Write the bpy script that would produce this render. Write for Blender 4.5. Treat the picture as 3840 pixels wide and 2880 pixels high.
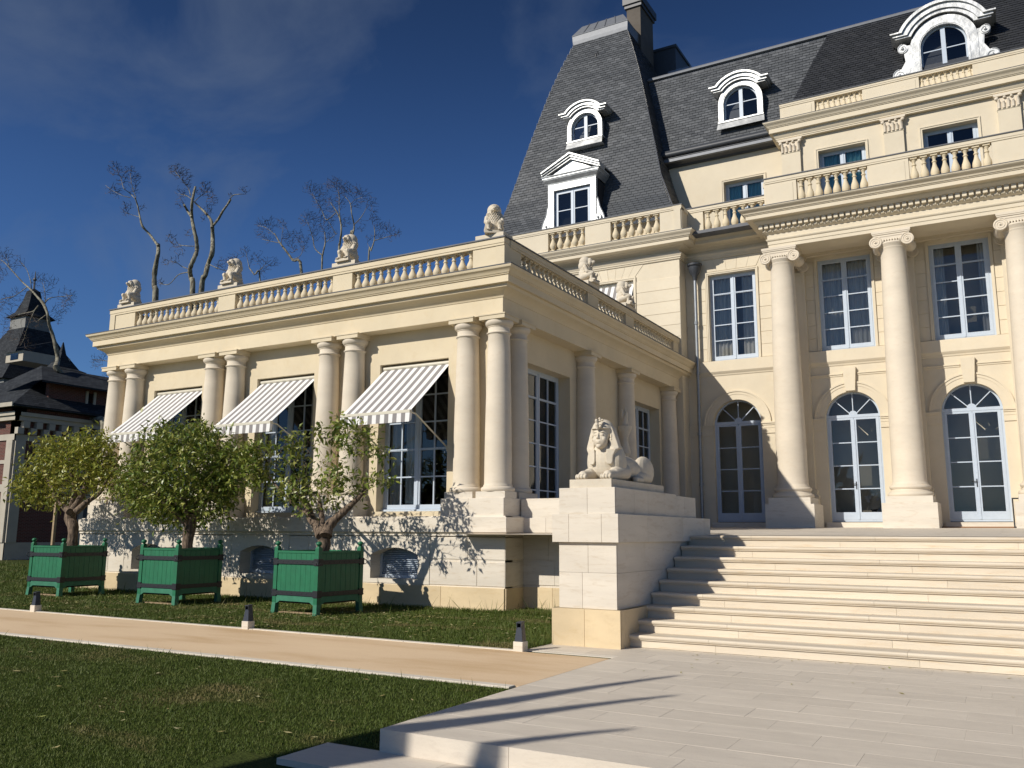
import bpy, bmesh, math, random
import numpy as np
from mathutils import Vector, Matrix
from math import sin, cos, pi, radians, atan2, sqrt, hypot

random.seed(7); RNG = np.random.default_rng(7)
for o in list(bpy.data.objects): bpy.data.objects.remove(o)
SC = bpy.context.scene; COL = SC.collection

# ---------------------------------------------------------------- camera
YAW, PIT, ROL, FPX, EYE = radians(29.7226), radians(9.7534), radians(.2993), 3255.3, 1.52
_f = Vector((-sin(YAW)*cos(PIT), cos(YAW)*cos(PIT), sin(PIT)))
_r0 = Vector((cos(YAW), sin(YAW), 0)); _u0 = _r0.cross(_f)
_r = _r0*cos(ROL) + _u0*sin(ROL); _u = _u0*cos(ROL) - _r0*sin(ROL)
cam = bpy.data.objects.new('camera', bpy.data.cameras.new('camera')); COL.objects.link(cam)
cam.matrix_world = Matrix(((_r.x, _u.x, -_f.x, 0), (_r.y, _u.y, -_f.y, 0), (_r.z, _u.z, -_f.z, EYE), (0, 0, 0, 1)))
cam.data.sensor_width = 36; cam.data.lens = FPX/3840*36
cam.data.clip_start = .1; cam.data.clip_end = 3000
SC.camera = cam
def RAY(px, py):
    return _r*((px-1920)/FPX) + _u*((1440-py)/FPX) + _f
def PX(px, py, ax, val):
    "a traced point of the photograph put at its own depth (measuring aid)"
    v = RAY(px, py); i = 'xyz'.index(ax); o = Vector((0, 0, EYE)); return o + v*((val-o[i])/v[i])
def DEPTH(p): return (Vector(p)-Vector((0, 0, EYE))).dot(_f)

# ---------------------------------------------------------------- sky and sun
SUN_TO = Vector((-.50, -1.0, .70)).normalized()
SEL = math.asin(SUN_TO.z); SAZ = atan2(SUN_TO.x, SUN_TO.y)
W = bpy.data.worlds.new('World'); SC.world = W; W.use_nodes = True
nt = W.node_tree; nt.nodes.clear()
def N(t, ty, **k):
    n = t.nodes.new(ty)
    for a, b in k.items(): setattr(n, a, b)
    return n
out = N(nt, 'ShaderNodeOutputWorld'); bg = N(nt, 'ShaderNodeBackground')
sky = N(nt, 'ShaderNodeTexSky', sky_type='NISHITA', sun_disc=False, sun_elevation=SEL, sun_rotation=SAZ,
        altitude=300, air_density=1.0, dust_density=.25, ozone_density=4.5)
bg.inputs[1].default_value = .072
tc = N(nt, 'ShaderNodeTexCoord'); mp = N(nt, 'ShaderNodeMapping')
mp.inputs['Rotation'].default_value = (radians(20), radians(12), radians(25)); mp.inputs['Scale'].default_value = (1.1, 3.2, 3.6)
nz = N(nt, 'ShaderNodeTexNoise'); nz.inputs['Scale'].default_value = 1.5; nz.inputs['Detail'].default_value = 7; nz.inputs['Roughness'].default_value = .55; nz.inputs['Distortion'].default_value = .5
cr = N(nt, 'ShaderNodeValToRGB'); cr.color_ramp.elements[0].position = .46; cr.color_ramp.elements[1].position = .85
cr.color_ramp.elements[1].color = (.75, .75, .75, 1)
mx = N(nt, 'ShaderNodeMix', data_type='RGBA'); mx.inputs[7].default_value = (2.0, 2.6, 3.7, 1)
L = nt.links.new
L(tc.outputs['Generated'], mp.inputs[0]); L(mp.outputs[0], nz.inputs['Vector']); L(nz.outputs[0], cr.inputs[0])
tn = N(nt, 'ShaderNodeMix', data_type='RGBA', blend_type='MULTIPLY'); tn.inputs[0].default_value = 1; tn.inputs[7].default_value = (.58, .73, .93, 1); gm = N(nt, 'ShaderNodeGamma'); gm.inputs[1].default_value = 1.12; L(sky.outputs[0], tn.inputs[6]); L(tn.outputs[2], gm.inputs[0])
L(cr.outputs[0], mx.inputs[0]); sx_ = N(nt, 'ShaderNodeSeparateXYZ'); L(tc.outputs['Generated'], sx_.inputs[0])
zr_ = N(nt, 'ShaderNodeMapRange'); zr_.interpolation_type = 'SMOOTHSTEP'; zr_.inputs[1].default_value = .28; zr_.inputs[2].default_value = .62; zr_.inputs[3].default_value = 1.0; zr_.inputs[4].default_value = .56; L(sx_.outputs[2], zr_.inputs[0])
vs_ = N(nt, 'ShaderNodeVectorMath', operation='SCALE'); L(gm.outputs[0], vs_.inputs[0]); L(zr_.outputs[0], vs_.inputs['Scale']); L(vs_.outputs[0], mx.inputs[6]); L(mx.outputs[2], bg.inputs[0]); L(bg.outputs[0], out.inputs[0])
sd = bpy.data.lights.new('sun', 'SUN'); sd.energy = 4.6; sd.angle = radians(.53); sd.color = (1, .935, .83)
sun = bpy.data.objects.new('sun', sd); COL.objects.link(sun); sun.location = (-10, -20, 30)
sun.rotation_euler = SUN_TO.to_track_quat('Z', 'Y').to_euler()
SC.view_settings.view_transform = 'Standard'; SC.view_settings.look = 'None'
SC.view_settings.exposure = 0; SC.view_settings.gamma = 1; SC.view_settings.use_curve_mapping = False

# ---------------------------------------------------------------- materials
def newmat(name):
    m = bpy.data.materials.new(name); m.use_nodes = True; t = m.node_tree
    return m, t, t.nodes['Principled BSDF'], t.links.new
def stone(name, col, var=.10, stain=(.8, .74, .62), scale=1.0, stretch=(1, 1, 1), vein=.35, bump=.25, rough=.75, tint=.05, stain_amt=.5):
    m, t, b, L = newmat(name)
    ge = N(t, 'ShaderNodeNewGeometry'); mp = N(t, 'ShaderNodeMapping'); mp.inputs['Scale'].default_value = stretch
    L(ge.outputs['Position'], mp.inputs[0])
    n1 = N(t, 'ShaderNodeTexNoise'); n1.inputs['Scale'].default_value = 1.3*scale; n1.inputs['Detail'].default_value = 6; n1.inputs['Roughness'].default_value = .6
    n2 = N(t, 'ShaderNodeTexNoise'); n2.inputs['Scale'].default_value = 5.5*scale; n2.inputs['Detail'].default_value = 8; n2.inputs['Roughness'].default_value = .65; n2.inputs['Distortion'].default_value = .6
    n3 = N(t, 'ShaderNodeTexNoise'); n3.inputs['Scale'].default_value = 60; n3.inputs['Detail'].default_value = 5
    L(mp.outputs[0], n1.inputs['Vector']); L(mp.outputs[0], n2.inputs['Vector']); L(ge.outputs['Position'], n3.inputs['Vector'])
    r1 = N(t, 'ShaderNodeValToRGB'); r1.color_ramp.elements[0].position = .35; r1.color_ramp.elements[1].position = .7
    r1.color_ramp.elements[0].color = tuple(c*(1-var) for c in col)+(1,); r1.color_ramp.elements[1].color = tuple(min(1, c*(1+var)) for c in col)+(1,)
    L(n1.outputs[0], r1.inputs[0])
    r2 = N(t, 'ShaderNodeValToRGB'); r2.color_ramp.elements[0].position = .52; r2.color_ramp.elements[1].position = .74
    r2.color_ramp.elements[0].color = (0, 0, 0, 1); r2.color_ramp.elements[1].color = (stain_amt,)*3+(1,)
    L(n2.outputs[0], r2.inputs[0])
    mxx = N(t, 'ShaderNodeMix', data_type='RGBA'); L(r2.outputs[0], mxx.inputs[0]); L(r1.outputs[0], mxx.inputs[6]); mxx.inputs[7].default_value = tuple(c*s for c, s in zip(col, stain))+(1,)
    oi = N(t, 'ShaderNodeObjectInfo'); mr = N(t, 'ShaderNodeMapRange'); mr.inputs[3].default_value = 1-tint; mr.inputs[4].default_value = 1+tint
    L(oi.outputs['Random'], mr.inputs[0])
    mu = N(t, 'ShaderNodeVectorMath', operation='SCALE'); L(mxx.outputs[2], mu.inputs[0]); L(mr.outputs[0], mu.inputs['Scale'])
    L(mu.outputs[0], b.inputs['Base Color']); b.inputs['Roughness'].default_value = rough
    b.inputs['Specular IOR Level'].default_value = .3
    ad = N(t, 'ShaderNodeMath', operation='ADD'); L(n2.outputs[0], ad.inputs[0]); L(n3.outputs[0], ad.inputs[1])
    bp = N(t, 'ShaderNodeBump'); bp.inputs['Strength'].default_value = bump; bp.inputs['Distance'].default_value = .006
    L(ad.outputs[0], bp.inputs['Height']); L(bp.outputs[0], b.inputs['Normal'])
    return m
def plain(name, col, rough=.5, metal=0, spec=.5, nvar=0, nscale=8, bump=0):
    m, t, b, L = newmat(name)
    b.inputs['Base Color'].default_value = tuple(col)+(1,); b.inputs['Roughness'].default_value = rough
    b.inputs['Metallic'].default_value = metal; b.inputs['Specular IOR Level'].default_value = spec
    if nvar or bump:
        ge = N(t, 'ShaderNodeNewGeometry'); n = N(t, 'ShaderNodeTexNoise'); n.inputs['Scale'].default_value = nscale; n.inputs['Detail'].default_value = 6
        L(ge.outputs['Position'], n.inputs['Vector'])
        if nvar:
            r = N(t, 'ShaderNodeValToRGB'); r.color_ramp.elements[0].position = .3; r.color_ramp.elements[1].position = .7
            r.color_ramp.elements[0].color = tuple(c*(1-nvar) for c in col)+(1,); r.color_ramp.elements[1].color = tuple(min(1, c*(1+nvar)) for c in col)+(1,)
            L(n.outputs[0], r.inputs[0]); L(r.outputs[0], b.inputs['Base Color'])
        if bump:
            bp = N(t, 'ShaderNodeBump'); bp.inputs['Strength'].default_value = bump; bp.inputs['Distance'].default_value = .02
            L(n.outputs[0], bp.inputs['Height']); L(bp.outputs[0], b.inputs['Normal'])
    return m
M = {}
M['cream'] = stone('cream_limestone', (.66, .565, .40), var=.05, stain=(.93, .88, .78), scale=.8, tint=.035, bump=.15, stain_amt=.5)
M['wall'] = stone('wall_limestone', (.68, .60, .46), var=.045, stain=(.94, .9, .84), scale=.8, tint=.03, bump=.15, stain_amt=.5)
M['column'] = stone('column_limestone', (.69, .61, .49), var=.05, stain=(.92, .86, .8), scale=.9, stretch=(1, 1, 2.2), tint=.02, bump=.15, stain_amt=.5)
M['white'] = stone('pale_limestone', (.675, .615, .52), var=.07, stain=(.80, .74, .66), scale=.75, stretch=(.8, .8, 4.5), tint=.06, bump=.25, stain_amt=.75)
M['yellow'] = stone('ochre_limestone', (.65, .52, .33), var=.10, stain=(.85, .8, .7), scale=.8, stretch=(1, 1, 2), tint=.05, bump=.3, stain_amt=.6)
M['step'] = stone('step_limestone', (.665, .585, .465), var=.08, stain=(.86, .74, .58), scale=.8, stretch=(.55, 3, 5), tint=.05, bump=.25, stain_amt=.7)
M['paving'] = stone('grey_paving_stone', (.63, .565, .475), var=.06, stain=(.86, .84, .84), scale=1.6, stretch=(.8, 3.4, 3), tint=.05, bump=.3, stain_amt=.75, rough=.6)
M['statue'] = stone('statue_stone', (.64, .57, .455), var=.06, stain=(.84, .76, .66), scale=2.5, tint=.02, bump=.5, stain_amt=.6)
M['dark_stone'] = stone('weathered_grey_render', (.10, .085, .07), var=.15, scale=1.5, tint=.04)
M['paint'] = plain('pale_blue_paint', (.47, .54, .63), rough=.45, nvar=.03)
M['zinc'] = plain('bright_zinc', (.50, .51, .51), rough=.45, metal=.55, nvar=.22, nscale=3.5, bump=1.0)
M['zinc_roof'] = plain('grey_zinc', (.17, .18, .20), rough=.55, metal=.3, nvar=.08)
M['lead'] = plain('dark_lead', (.10, .105, .12), rough=.6, nvar=.15, nscale=3)
M['dark'] = plain('dark_grey_metal', (.045, .05, .06), rough=.5, nvar=.1)
M['pipe'] = plain('zinc_downpipe', (.30, .32, .34), rough=.4, metal=.6, nvar=.1)
M['green'] = plain('green_paint', (.010, .135, .058), rough=.5, nvar=.12, nscale=6, bump=.05)
M['green_old'] = plain('worn_green_paint', (.03, .17, .095), rough=.6, nvar=.15, nscale=9, bump=.1)
M['iron'] = plain('black_iron', (.012, .013, .016), rough=.5, bump=.1, nscale=30)
M['awn_w'] = plain('white_awning_cloth', (.80, .79, .77), rough=.85)
M['awn_g'] = plain('grey_awning_cloth', (.25, .235, .23), rough=.85)
M['cream_metal'] = plain('cream_metal', (.62, .58, .47), rough=.5)
M['room'] = plain('unlit_room_black', (.035, .032, .03), rough=.9)  # near-black colour stands in for the shade of the unlit rooms
M['curtain'] = plain('cream_curtain', (.75, .72, .66), rough=.9)
M['teal'] = plain('teal_curtain', (.25, .60, .64), rough=.9)
M['wood'] = plain('weathered_wood', (.33, .24, .14), rough=.8, nvar=.15)
M['soil'] = plain('dark_soil', (.04, .03, .02), rough=1)
M['coir'] = plain('brown_coir', (.25, .13, .06), rough=1)
M['lamp'] = plain('anthracite_lamp_metal', (.035, .042, .06), rough=.4, metal=.2)
def glass():
    m, t, b, L = newmat('window_glass'); t.nodes.remove(b); o = t.nodes['Material Output']
    gl = N(t, 'ShaderNodeBsdfGlossy'); gl.inputs['Roughness'].default_value = .01; gl.inputs[0].default_value = (.9, .95, 1, 1)
    tr = N(t, 'ShaderNodeBsdfTransparent'); tr.inputs[0].default_value = (.78, .80, .80, 1)
    fr = N(t, 'ShaderNodeFresnel'); fr.inputs[0].default_value = 1.55
    ms = N(t, 'ShaderNodeMixShader'); L(fr.outputs[0], ms.inputs[0]); L(tr.outputs[0], ms.inputs[1]); L(gl.outputs[0], ms.inputs[2])
    ge = N(t, 'ShaderNodeNewGeometry'); n = N(t, 'ShaderNodeTexNoise'); n.inputs['Scale'].default_value = 1.6
    L(ge.outputs['Position'], n.inputs['Vector'])
    bp = N(t, 'ShaderNodeBump'); bp.inputs['Strength'].default_value = .25; bp.inputs['Distance'].default_value = .004
    L(n.outputs[0], bp.inputs['Height']); L(bp.outputs[0], gl.inputs['Normal'])
    L(ms.outputs[0], o.inputs[0]); return m
M['glass'] = glass()
def clear():
    m, t, b, L = newmat('clear_glass_balustrade'); t.nodes.remove(b); o = t.nodes['Material Output']
    gl = N(t, 'ShaderNodeBsdfGlossy'); gl.inputs['Roughness'].default_value = .02
    tr = N(t, 'ShaderNodeBsdfTransparent'); tr.inputs[0].default_value = (.86, .9, .94, 1)
    ms = N(t, 'ShaderNodeMixShader'); ms.inputs[0].default_value = .12; L(tr.outputs[0], ms.inputs[1]); L(gl.outputs[0], ms.inputs[2]); L(ms.outputs[0], o.inputs[0]); return m
M['clear'] = clear()
def island(name, cols, rough=.6, trans=0, spec=.3):
    "colour varies from piece to piece of one joined mesh"
    m, t, b, L = newmat(name)
    ge = N(t, 'ShaderNodeNewGeometry'); r = N(t, 'ShaderNodeValToRGB')
    while len(r.color_ramp.elements) < len(cols): r.color_ramp.elements.new(.5)
    for i, c in enumerate(cols):
        r.color_ramp.elements[i].position = i/(len(cols)-1); r.color_ramp.elements[i].color = tuple(c)+(1,)
    L(ge.outputs['Random Per Island'], r.inputs[0]); L(r.outputs[0], b.inputs['Base Color'])
    b.inputs['Roughness'].default_value = rough; b.inputs['Specular IOR Level'].default_value = spec
    if trans:
        o = t.nodes['Material Output']; tl = N(t, 'ShaderNodeBsdfTranslucent'); L(r.outputs[0], tl.inputs[0])
        ms = N(t, 'ShaderNodeMixShader'); ms.inputs[0].default_value = trans; L(b.outputs[0], ms.inputs[1]); L(tl.outputs[0], ms.inputs[2]); L(ms.outputs[0], o.inputs[0])
    return m
M['slate'] = island('blue_grey_slate', [(.062, .067, .075), (.088, .094, .102), (.072, .078, .085), (.12, .127, .137), (.08, .086, .094)], rough=.42, spec=.5)
M['slate2'] = island('charcoal_slate', [(.022, .024, .028), (.030, .032, .036), (.026, .028, .033), (.038, .040, .045)], rough=.5, spec=.4)
M['leaf'] = island('citrus_leaf', [(.17, .20, .02), (.27, .29, .035), (.11, .15, .02), (.36, .36, .06), (.46, .42, .09), (.16, .20, .03)], rough=.4, trans=.22, spec=.5)
M['leaf_dark'] = island('deep_green_citrus_leaf', [(.10, .15, .02), (.17, .22, .03), (.07, .12, .018), (.26, .30, .055), (.38, .38, .10), (.11, .17, .02)], rough=.38, trans=.2, spec=.5)
M['grass'] = island('grass_blades', [(.060, .098, .014), (.095, .135, .02), (.075, .112, .016), (.14, .165, .04), (.08, .118, .02)], rough=.6, trans=.2)
def _dry(m):
    t = m.node_tree; b = t.nodes['Principled BSDF']; src = b.inputs['Base Color'].links[0].from_socket
    ge = N(t, 'ShaderNodeNewGeometry'); n = N(t, 'ShaderNodeTexNoise'); n.inputs['Scale'].default_value = .85; n.inputs['Detail'].default_value = 5; n.inputs['Roughness'].default_value = .65
    mp = N(t, 'ShaderNodeMapping'); mp.inputs['Scale'].default_value = (.7, 1.5, 1); t.links.new(ge.outputs['Position'], mp.inputs[0]); t.links.new(mp.outputs[0], n.inputs['Vector'])
    r = N(t, 'ShaderNodeValToRGB'); r.color_ramp.elements[0].position = .53; r.color_ramp.elements[1].position = .70; t.links.new(n.outputs[0], r.inputs[0])
    x = N(t, 'ShaderNodeMix', data_type='RGBA'); t.links.new(r.outputs[0], x.inputs[0]); t.links.new(src, x.inputs[6]); x.inputs[7].default_value = (.26, .20, .09, 1)
    t.links.new(x.outputs[2], b.inputs['Base Color'])
_dry(M['grass'])
M['litter'] = island('fallen_leaves', [(.50, .44, .22), (.42, .38, .14), (.36, .28, .12), (.55, .50, .30), (.34, .38, .10)], rough=.7, trans=.1)
M['conifer'] = island('dark_conifer_needles', [(.012, .03, .010), (.02, .045, .015), (.03, .055, .02)], rough=.8)
M['twig'] = plain('bare_twigs', (.085, .062, .048), rough=.9)
def bark(name, a, b2, sc=6):
    m, t, b, L = newmat(name); ge = N(t, 'ShaderNodeNewGeometry'); n = N(t, 'ShaderNodeTexNoise'); n.inputs['Scale'].default_value = sc; n.inputs['Detail'].default_value = 8
    mp = N(t, 'ShaderNodeMapping'); mp.inputs['Scale'].default_value = (1, 1, .4); L(ge.outputs['Position'], mp.inputs[0]); L(mp.outputs[0], n.inputs['Vector'])
    r = N(t, 'ShaderNodeValToRGB'); r.color_ramp.elements[0].position = .38; r.color_ramp.elements[1].position = .64
    r.color_ramp.elements[0].color = tuple(a)+(1,); r.color_ramp.elements[1].color = tuple(b2)+(1,)
    L(n.outputs[0], r.inputs[0]); L(r.outputs[0], b.inputs['Base Color']); b.inputs['Roughness'].default_value = .9
    bp = N(t, 'ShaderNodeBump'); bp.inputs['Strength'].default_value = .7; bp.inputs['Distance'].default_value = .03; L(n.outputs[0], bp.inputs['Height']); L(bp.outputs[0], b.inputs['Normal'])
    return m
M['bark'] = bark('lichen_bark', (.10, .085, .06), (.30, .29, .22), 7)
M['bark2'] = bark('brown_citrus_bark', (.07, .048, .032), (.22, .16, .11), 22)
def lawnmat():
    m, t, b, L = newmat('lawn'); ge = N(t, 'ShaderNodeNewGeometry')
    n1 = N(t, 'ShaderNodeTexNoise'); n1.inputs['Scale'].default_value = .55; n1.inputs['Detail'].default_value = 5
    n2 = N(t, 'ShaderNodeTexNoise'); n2.inputs['Scale'].default_value = 30; n2.inputs['Detail'].default_value = 6
    L(ge.outputs['Position'], n1.inputs['Vector']); L(ge.outputs['Position'], n2.inputs['Vector'])
    r = N(t, 'ShaderNodeValToRGB'); r.color_ramp.elements[0].position = .35; r.color_ramp.elements[1].position = .72
    r.color_ramp.elements[0].color = (.06, .085, .018, 1); r.color_ramp.elements[1].color = (.19, .15, .07, 1)
    e = r.color_ramp.elements.new(.58); e.color = (.08, .10, .025, 1)
    L(n1.outputs[0], r.inputs[0])
    mu = N(t, 'ShaderNodeMix', data_type='RGBA', blend_type='MULTIPLY'); mu.inputs[0].default_value = .7; L(r.outputs[0], mu.inputs[6]); L(n2.outputs[0], mu.inputs[7])
    L(mu.outputs[2], b.inputs['Base Color']); b.inputs['Roughness'].default_value = 1; b.inputs['Specular IOR Level'].default_value = .1
    bp = N(t, 'ShaderNodeBump'); bp.inputs['Strength'].default_value = .8; bp.inputs['Distance'].default_value = .03; L(n2.outputs[0], bp.inputs['Height']); L(bp.outputs[0], b.inputs['Normal'])
    return m
M['lawn'] = lawnmat()
def gravel():
    m, t, b, L = newmat('stabilised_sand_gravel'); ge = N(t, 'ShaderNodeNewGeometry')
    n1 = N(t, 'ShaderNodeTexNoise'); n1.inputs['Scale'].default_value = .9; n1.inputs['Detail'].default_value = 4
    n2 = N(t, 'ShaderNodeTexNoise'); n2.inputs['Scale'].default_value = 160; n2.inputs['Detail'].default_value = 3
    mp = N(t, 'ShaderNodeMapping'); mp.inputs['Scale'].default_value = (.5, 1.6, 1); L(ge.outputs['Position'], mp.inputs[0])
    L(mp.outputs[0], n1.inputs['Vector']); L(ge.outputs['Position'], n2.inputs['Vector'])
    r = N(t, 'ShaderNodeValToRGB'); r.color_ramp.elements[0].position = .3; r.color_ramp.elements[1].position = .75
    r.color_ramp.elements[0].color = (.58, .40, .22, 1); r.color_ramp.elements[1].color = (.74, .56, .36, 1)
    e = r.color_ramp.elements.new(.5); e.color = (.70, .52, .33, 1)
    L(n1.outputs[0], r.inputs[0])
    mu = N(t, 'ShaderNodeMix', data_type='RGBA', blend_type='OVERLAY'); mu.inputs[0].default_value = .35; L(r.outputs[0], mu.inputs[6]); L(n2.outputs[0], mu.inputs[7])
    L(mu.outputs[2], b.inputs['Base Color']); b.inputs['Roughness'].default_value = .95
    bp = N(t, 'ShaderNodeBump'); bp.inputs['Strength'].default_value = .5; bp.inputs['Distance'].default_value = .006; L(n2.outputs[0], bp.inputs['Height']); L(bp.outputs[0], b.inputs['Normal'])
    return m
M['gravel'] = gravel()
def brickmat(name, c1, c2, mortar, bw, bh, msz=.012):
    m, t, b, L = newmat(name); ge = N(t, 'ShaderNodeNewGeometry'); sp = N(t, 'ShaderNodeSeparateXYZ'); cb = N(t, 'ShaderNodeCombineXYZ')
    ad = N(t, 'ShaderNodeMath', operation='ADD'); L(ge.outputs['Position'], sp.inputs[0]); L(sp.outputs[0], ad.inputs[0]); L(sp.outputs[1], ad.inputs[1])
    L(ad.outputs[0], cb.inputs[0]); L(sp.outputs[2], cb.inputs[1])
    br = N(t, 'ShaderNodeTexBrick'); br.inputs['Scale'].default_value = 1; br.inputs['Brick Width'].default_value = bw; br.inputs['Row Height'].default_value = bh; br.inputs['Mortar Size'].default_value = msz
    br.inputs['Color1'].default_value = tuple(c1)+(1,); br.inputs['Color2'].default_value = tuple(c2)+(1,); br.inputs['Mortar'].default_value = tuple(mortar)+(1,)
    L(cb.outputs[0], br.inputs['Vector']); L(br.outputs[0], b.inputs['Base Color']); b.inputs['Roughness'].default_value = .85; b.inputs['Specular IOR Level'].default_value = .15
    return m
M['brick'] = brickmat('far_red_brick', (.15, .045, .035), (.09, .033, .028), (.16, .12, .10), .24, .075)
M['far_slate'] = brickmat('far_slate', (.022, .025, .03), (.045, .05, .056), (.01, .011, .013), .3, .14, .01)
M['far_white'] = plain('far_pale_stone', (.42, .38, .31), rough=.8, nvar=.08, nscale=2)
M['far_render'] = plain('far_grey_render', (.20, .20, .19), rough=.8, nvar=.1)
M['wood_dark'] = plain('dark_timber', (.03, .025, .02), rough=.8)

# ---------------------------------------------------------------- mesh helpers
def v3(*a): return np.array(a, float)
def FF(y): return (v3(0, y, 0), v3(1, 0, 0), v3(0, -1, 0))      # wall facing the camera side (-y), u = x
def FS(x): return (v3(x, 0, 0), v3(0, 1, 0), v3(1, 0, 0))       # wall facing +x, u = y
def FL(x): return (v3(x, 0, 0), v3(0, -1, 0), v3(-1, 0, 0))     # wall facing -x, u = -y
def FB(y): return (v3(0, y, 0), v3(-1, 0, 0), v3(0, 1, 0))
def fp(F, u, d, z): O, U, Nn = F; p = O+U*u+Nn*d; return (p[0], p[1], z)
class MB:
    def __init__(s): s.v = []; s.f = []; s.m = []; s.cur = 0
    def add(s, vs, fs):
        o = len(s.v); s.v += [tuple(map(float, p)) for p in vs]
        s.f += [tuple(o+i for i in f) for f in fs]; s.m += [s.cur]*len(fs)
    def box(s, x0, x1, y0, y1, z0, z1):
        s.add([(x0, y0, z0), (x1, y0, z0), (x1, y1, z0), (x0, y1, z0), (x0, y0, z1), (x1, y0, z1), (x1, y1, z1), (x0, y1, z1)],
              [(0, 1, 5, 4), (1, 2, 6, 5), (2, 3, 7, 6), (3, 0, 4, 7), (4, 5, 6, 7), (3, 2, 1, 0)])
    def fbox(s, F, u0, u1, d0, d1, z0, z1, c=0):
        "d0 inner, d1 outer; c chamfers the outer face"
        a = [fp(F, u0, d0, z0), fp(F, u1, d0, z0), fp(F, u1, d0, z1), fp(F, u0, d0, z1)]
        if c:
            b = [fp(F, u0, d1-c, z0), fp(F, u1, d1-c, z0), fp(F, u1, d1-c, z1), fp(F, u0, d1-c, z1)]
            e = [fp(F, u0+c, d1, z0+c), fp(F, u1-c, d1, z0+c), fp(F, u1-c, d1, z1-c), fp(F, u0+c, d1, z1-c)]
            s.add(a+b+e, [(3, 2, 1, 0)]+[(i, (i+1) % 4, 4+(i+1) % 4, 4+i) for i in range(4)]+[(4+i, 4+(i+1) % 4, 8+(i+1) % 4, 8+i) for i in range(4)]+[(8, 9, 10, 11)])
        else:
            b = [fp(F, u0, d1, z0), fp(F, u1, d1, z0), fp(F, u1, d1, z1), fp(F, u0, d1, z1)]
            s.add(a+b, [(3, 2, 1, 0)]+[(i, (i+1) % 4, 4+(i+1) % 4, 4+i) for i in range(4)]+[(4, 5, 6, 7)])
    def prism(s, F, poly, d0, d1):
        n = len(poly); s.add([fp(F, u, d0, z) for u, z in poly]+[fp(F, u, d1, z) for u, z in poly],
                             [tuple(range(n))[::-1], tuple(range(n, 2*n))]+[(i, (i+1) % n, n+(i+1) % n, n+i) for i in range(n)])
    def ring(s, F, uc, zc, r0, r1, a0, a1, d0, d1, n=24, ez=1.0):
        "part of an annulus standing in the wall plane"
        A = [a0+(a1-a0)*i/n for i in range(n+1)]
        P = []
        for a in A:
            c, q = cos(a), sin(a)*ez
            P += [fp(F, uc+r0*c, d0, zc+r0*q), fp(F, uc+r1*c, d0, zc+r1*q), fp(F, uc+r1*c, d1, zc+r1*q), fp(F, uc+r0*c, d1, zc+r0*q)]
        fs = []
        for i in range(n):
            for j in range(4): fs.append((4*i+j, 4*i+(j+1) % 4, 4*i+4+(j+1) % 4, 4*i+4+j))
        fs += [(0, 1, 2, 3), (4*n+3, 4*n+2, 4*n+1, 4*n)]
        s.add(P, fs)
    def sweep(s, path, prof, closed=False, caps=True):
        "outward is to the right of the walking direction; prof = [(out, z)]"
        n = len(path); P = []
        def nrm(a, b): dx, dy = b[0]-a[0], b[1]-a[1]; l = hypot(dx, dy); return (dy/l, -dx/l)
        for i, p in enumerate(path):
            if closed: n0 = nrm(path[i-1], p); n1 = nrm(p, path[(i+1) % n])
            else:
                n1 = nrm(p, path[i+1]) if i < n-1 else None; n0 = nrm(path[i-1], p) if i > 0 else None
                n0 = n0 or n1; n1 = n1 or n0
            k = 1+n0[0]*n1[0]+n0[1]*n1[1]; mx_, my_ = (n0[0]+n1[0])/k, (n0[1]+n1[1])/k
            P += [(p[0]+mx_*o, p[1]+my_*o, z) for o, z in prof]
        m = len(prof); fs = []
        for i in range(n if closed else n-1):
            a, b = i*m, ((i+1) % n)*m
            for j in range(m-1): fs.append((a+j, b+j, b+j+1, a+j+1))
        if caps and not closed: fs += [tuple(range(m))[::-1], tuple(range((n-1)*m, n*m))]
        s.add(P, fs)
    def lathe(s, c, prof, n=24, a0=0, sq=None):
        m = len(prof); P = []
        for r, z in prof:
            for i in range(n):
                a = a0+2*pi*i/n; P.append((c[0]+r*cos(a), c[1]+r*sin(a), c[2]+z))
        fs = [(j*n+i, j*n+(i+1) % n, (j+1)*n+(i+1) % n, (j+1)*n+i) for j in range(m-1) for i in range(n)]
        fs += [tuple(range(n))[::-1], tuple(range((m-1)*n, m*n))]
        s.add(P, fs)
    def tube(s, pts, rad, n=6, cap=True):
        pts = [Vector(p) for p in pts]; m = len(pts)
        if isinstance(rad, (int, float)): rad = [rad]*m
        P = []; prev = None
        for i, p in enumerate(pts):
            d = (pts[min(i+1, m-1)]-pts[max(i-1, 0)])
            if d.length < 1e-9: d = Vector((0, 0, 1))
            d.normalize()
            if prev is None: a = d.orthogonal().normalized()
            else:
                a = prev-d*prev.dot(d)
                a = a.normalized() if a.length > 1e-6 else d.orthogonal().normalized()
            prev = a; b = d.cross(a)
            for k in range(n):
                t = 2*pi*k/n; P.append(tuple(p+(a*cos(t)+b*sin(t))*rad[i]))
        fs = [(i*n+k, i*n+(k+1) % n, (i+1)*n+(k+1) % n, (i+1)*n+k) for i in range(m-1) for k in range(n)]
        if cap: fs += [tuple(range(n))[::-1], tuple(range((m-1)*n, m*n))]
        s.add(P, fs)
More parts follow.
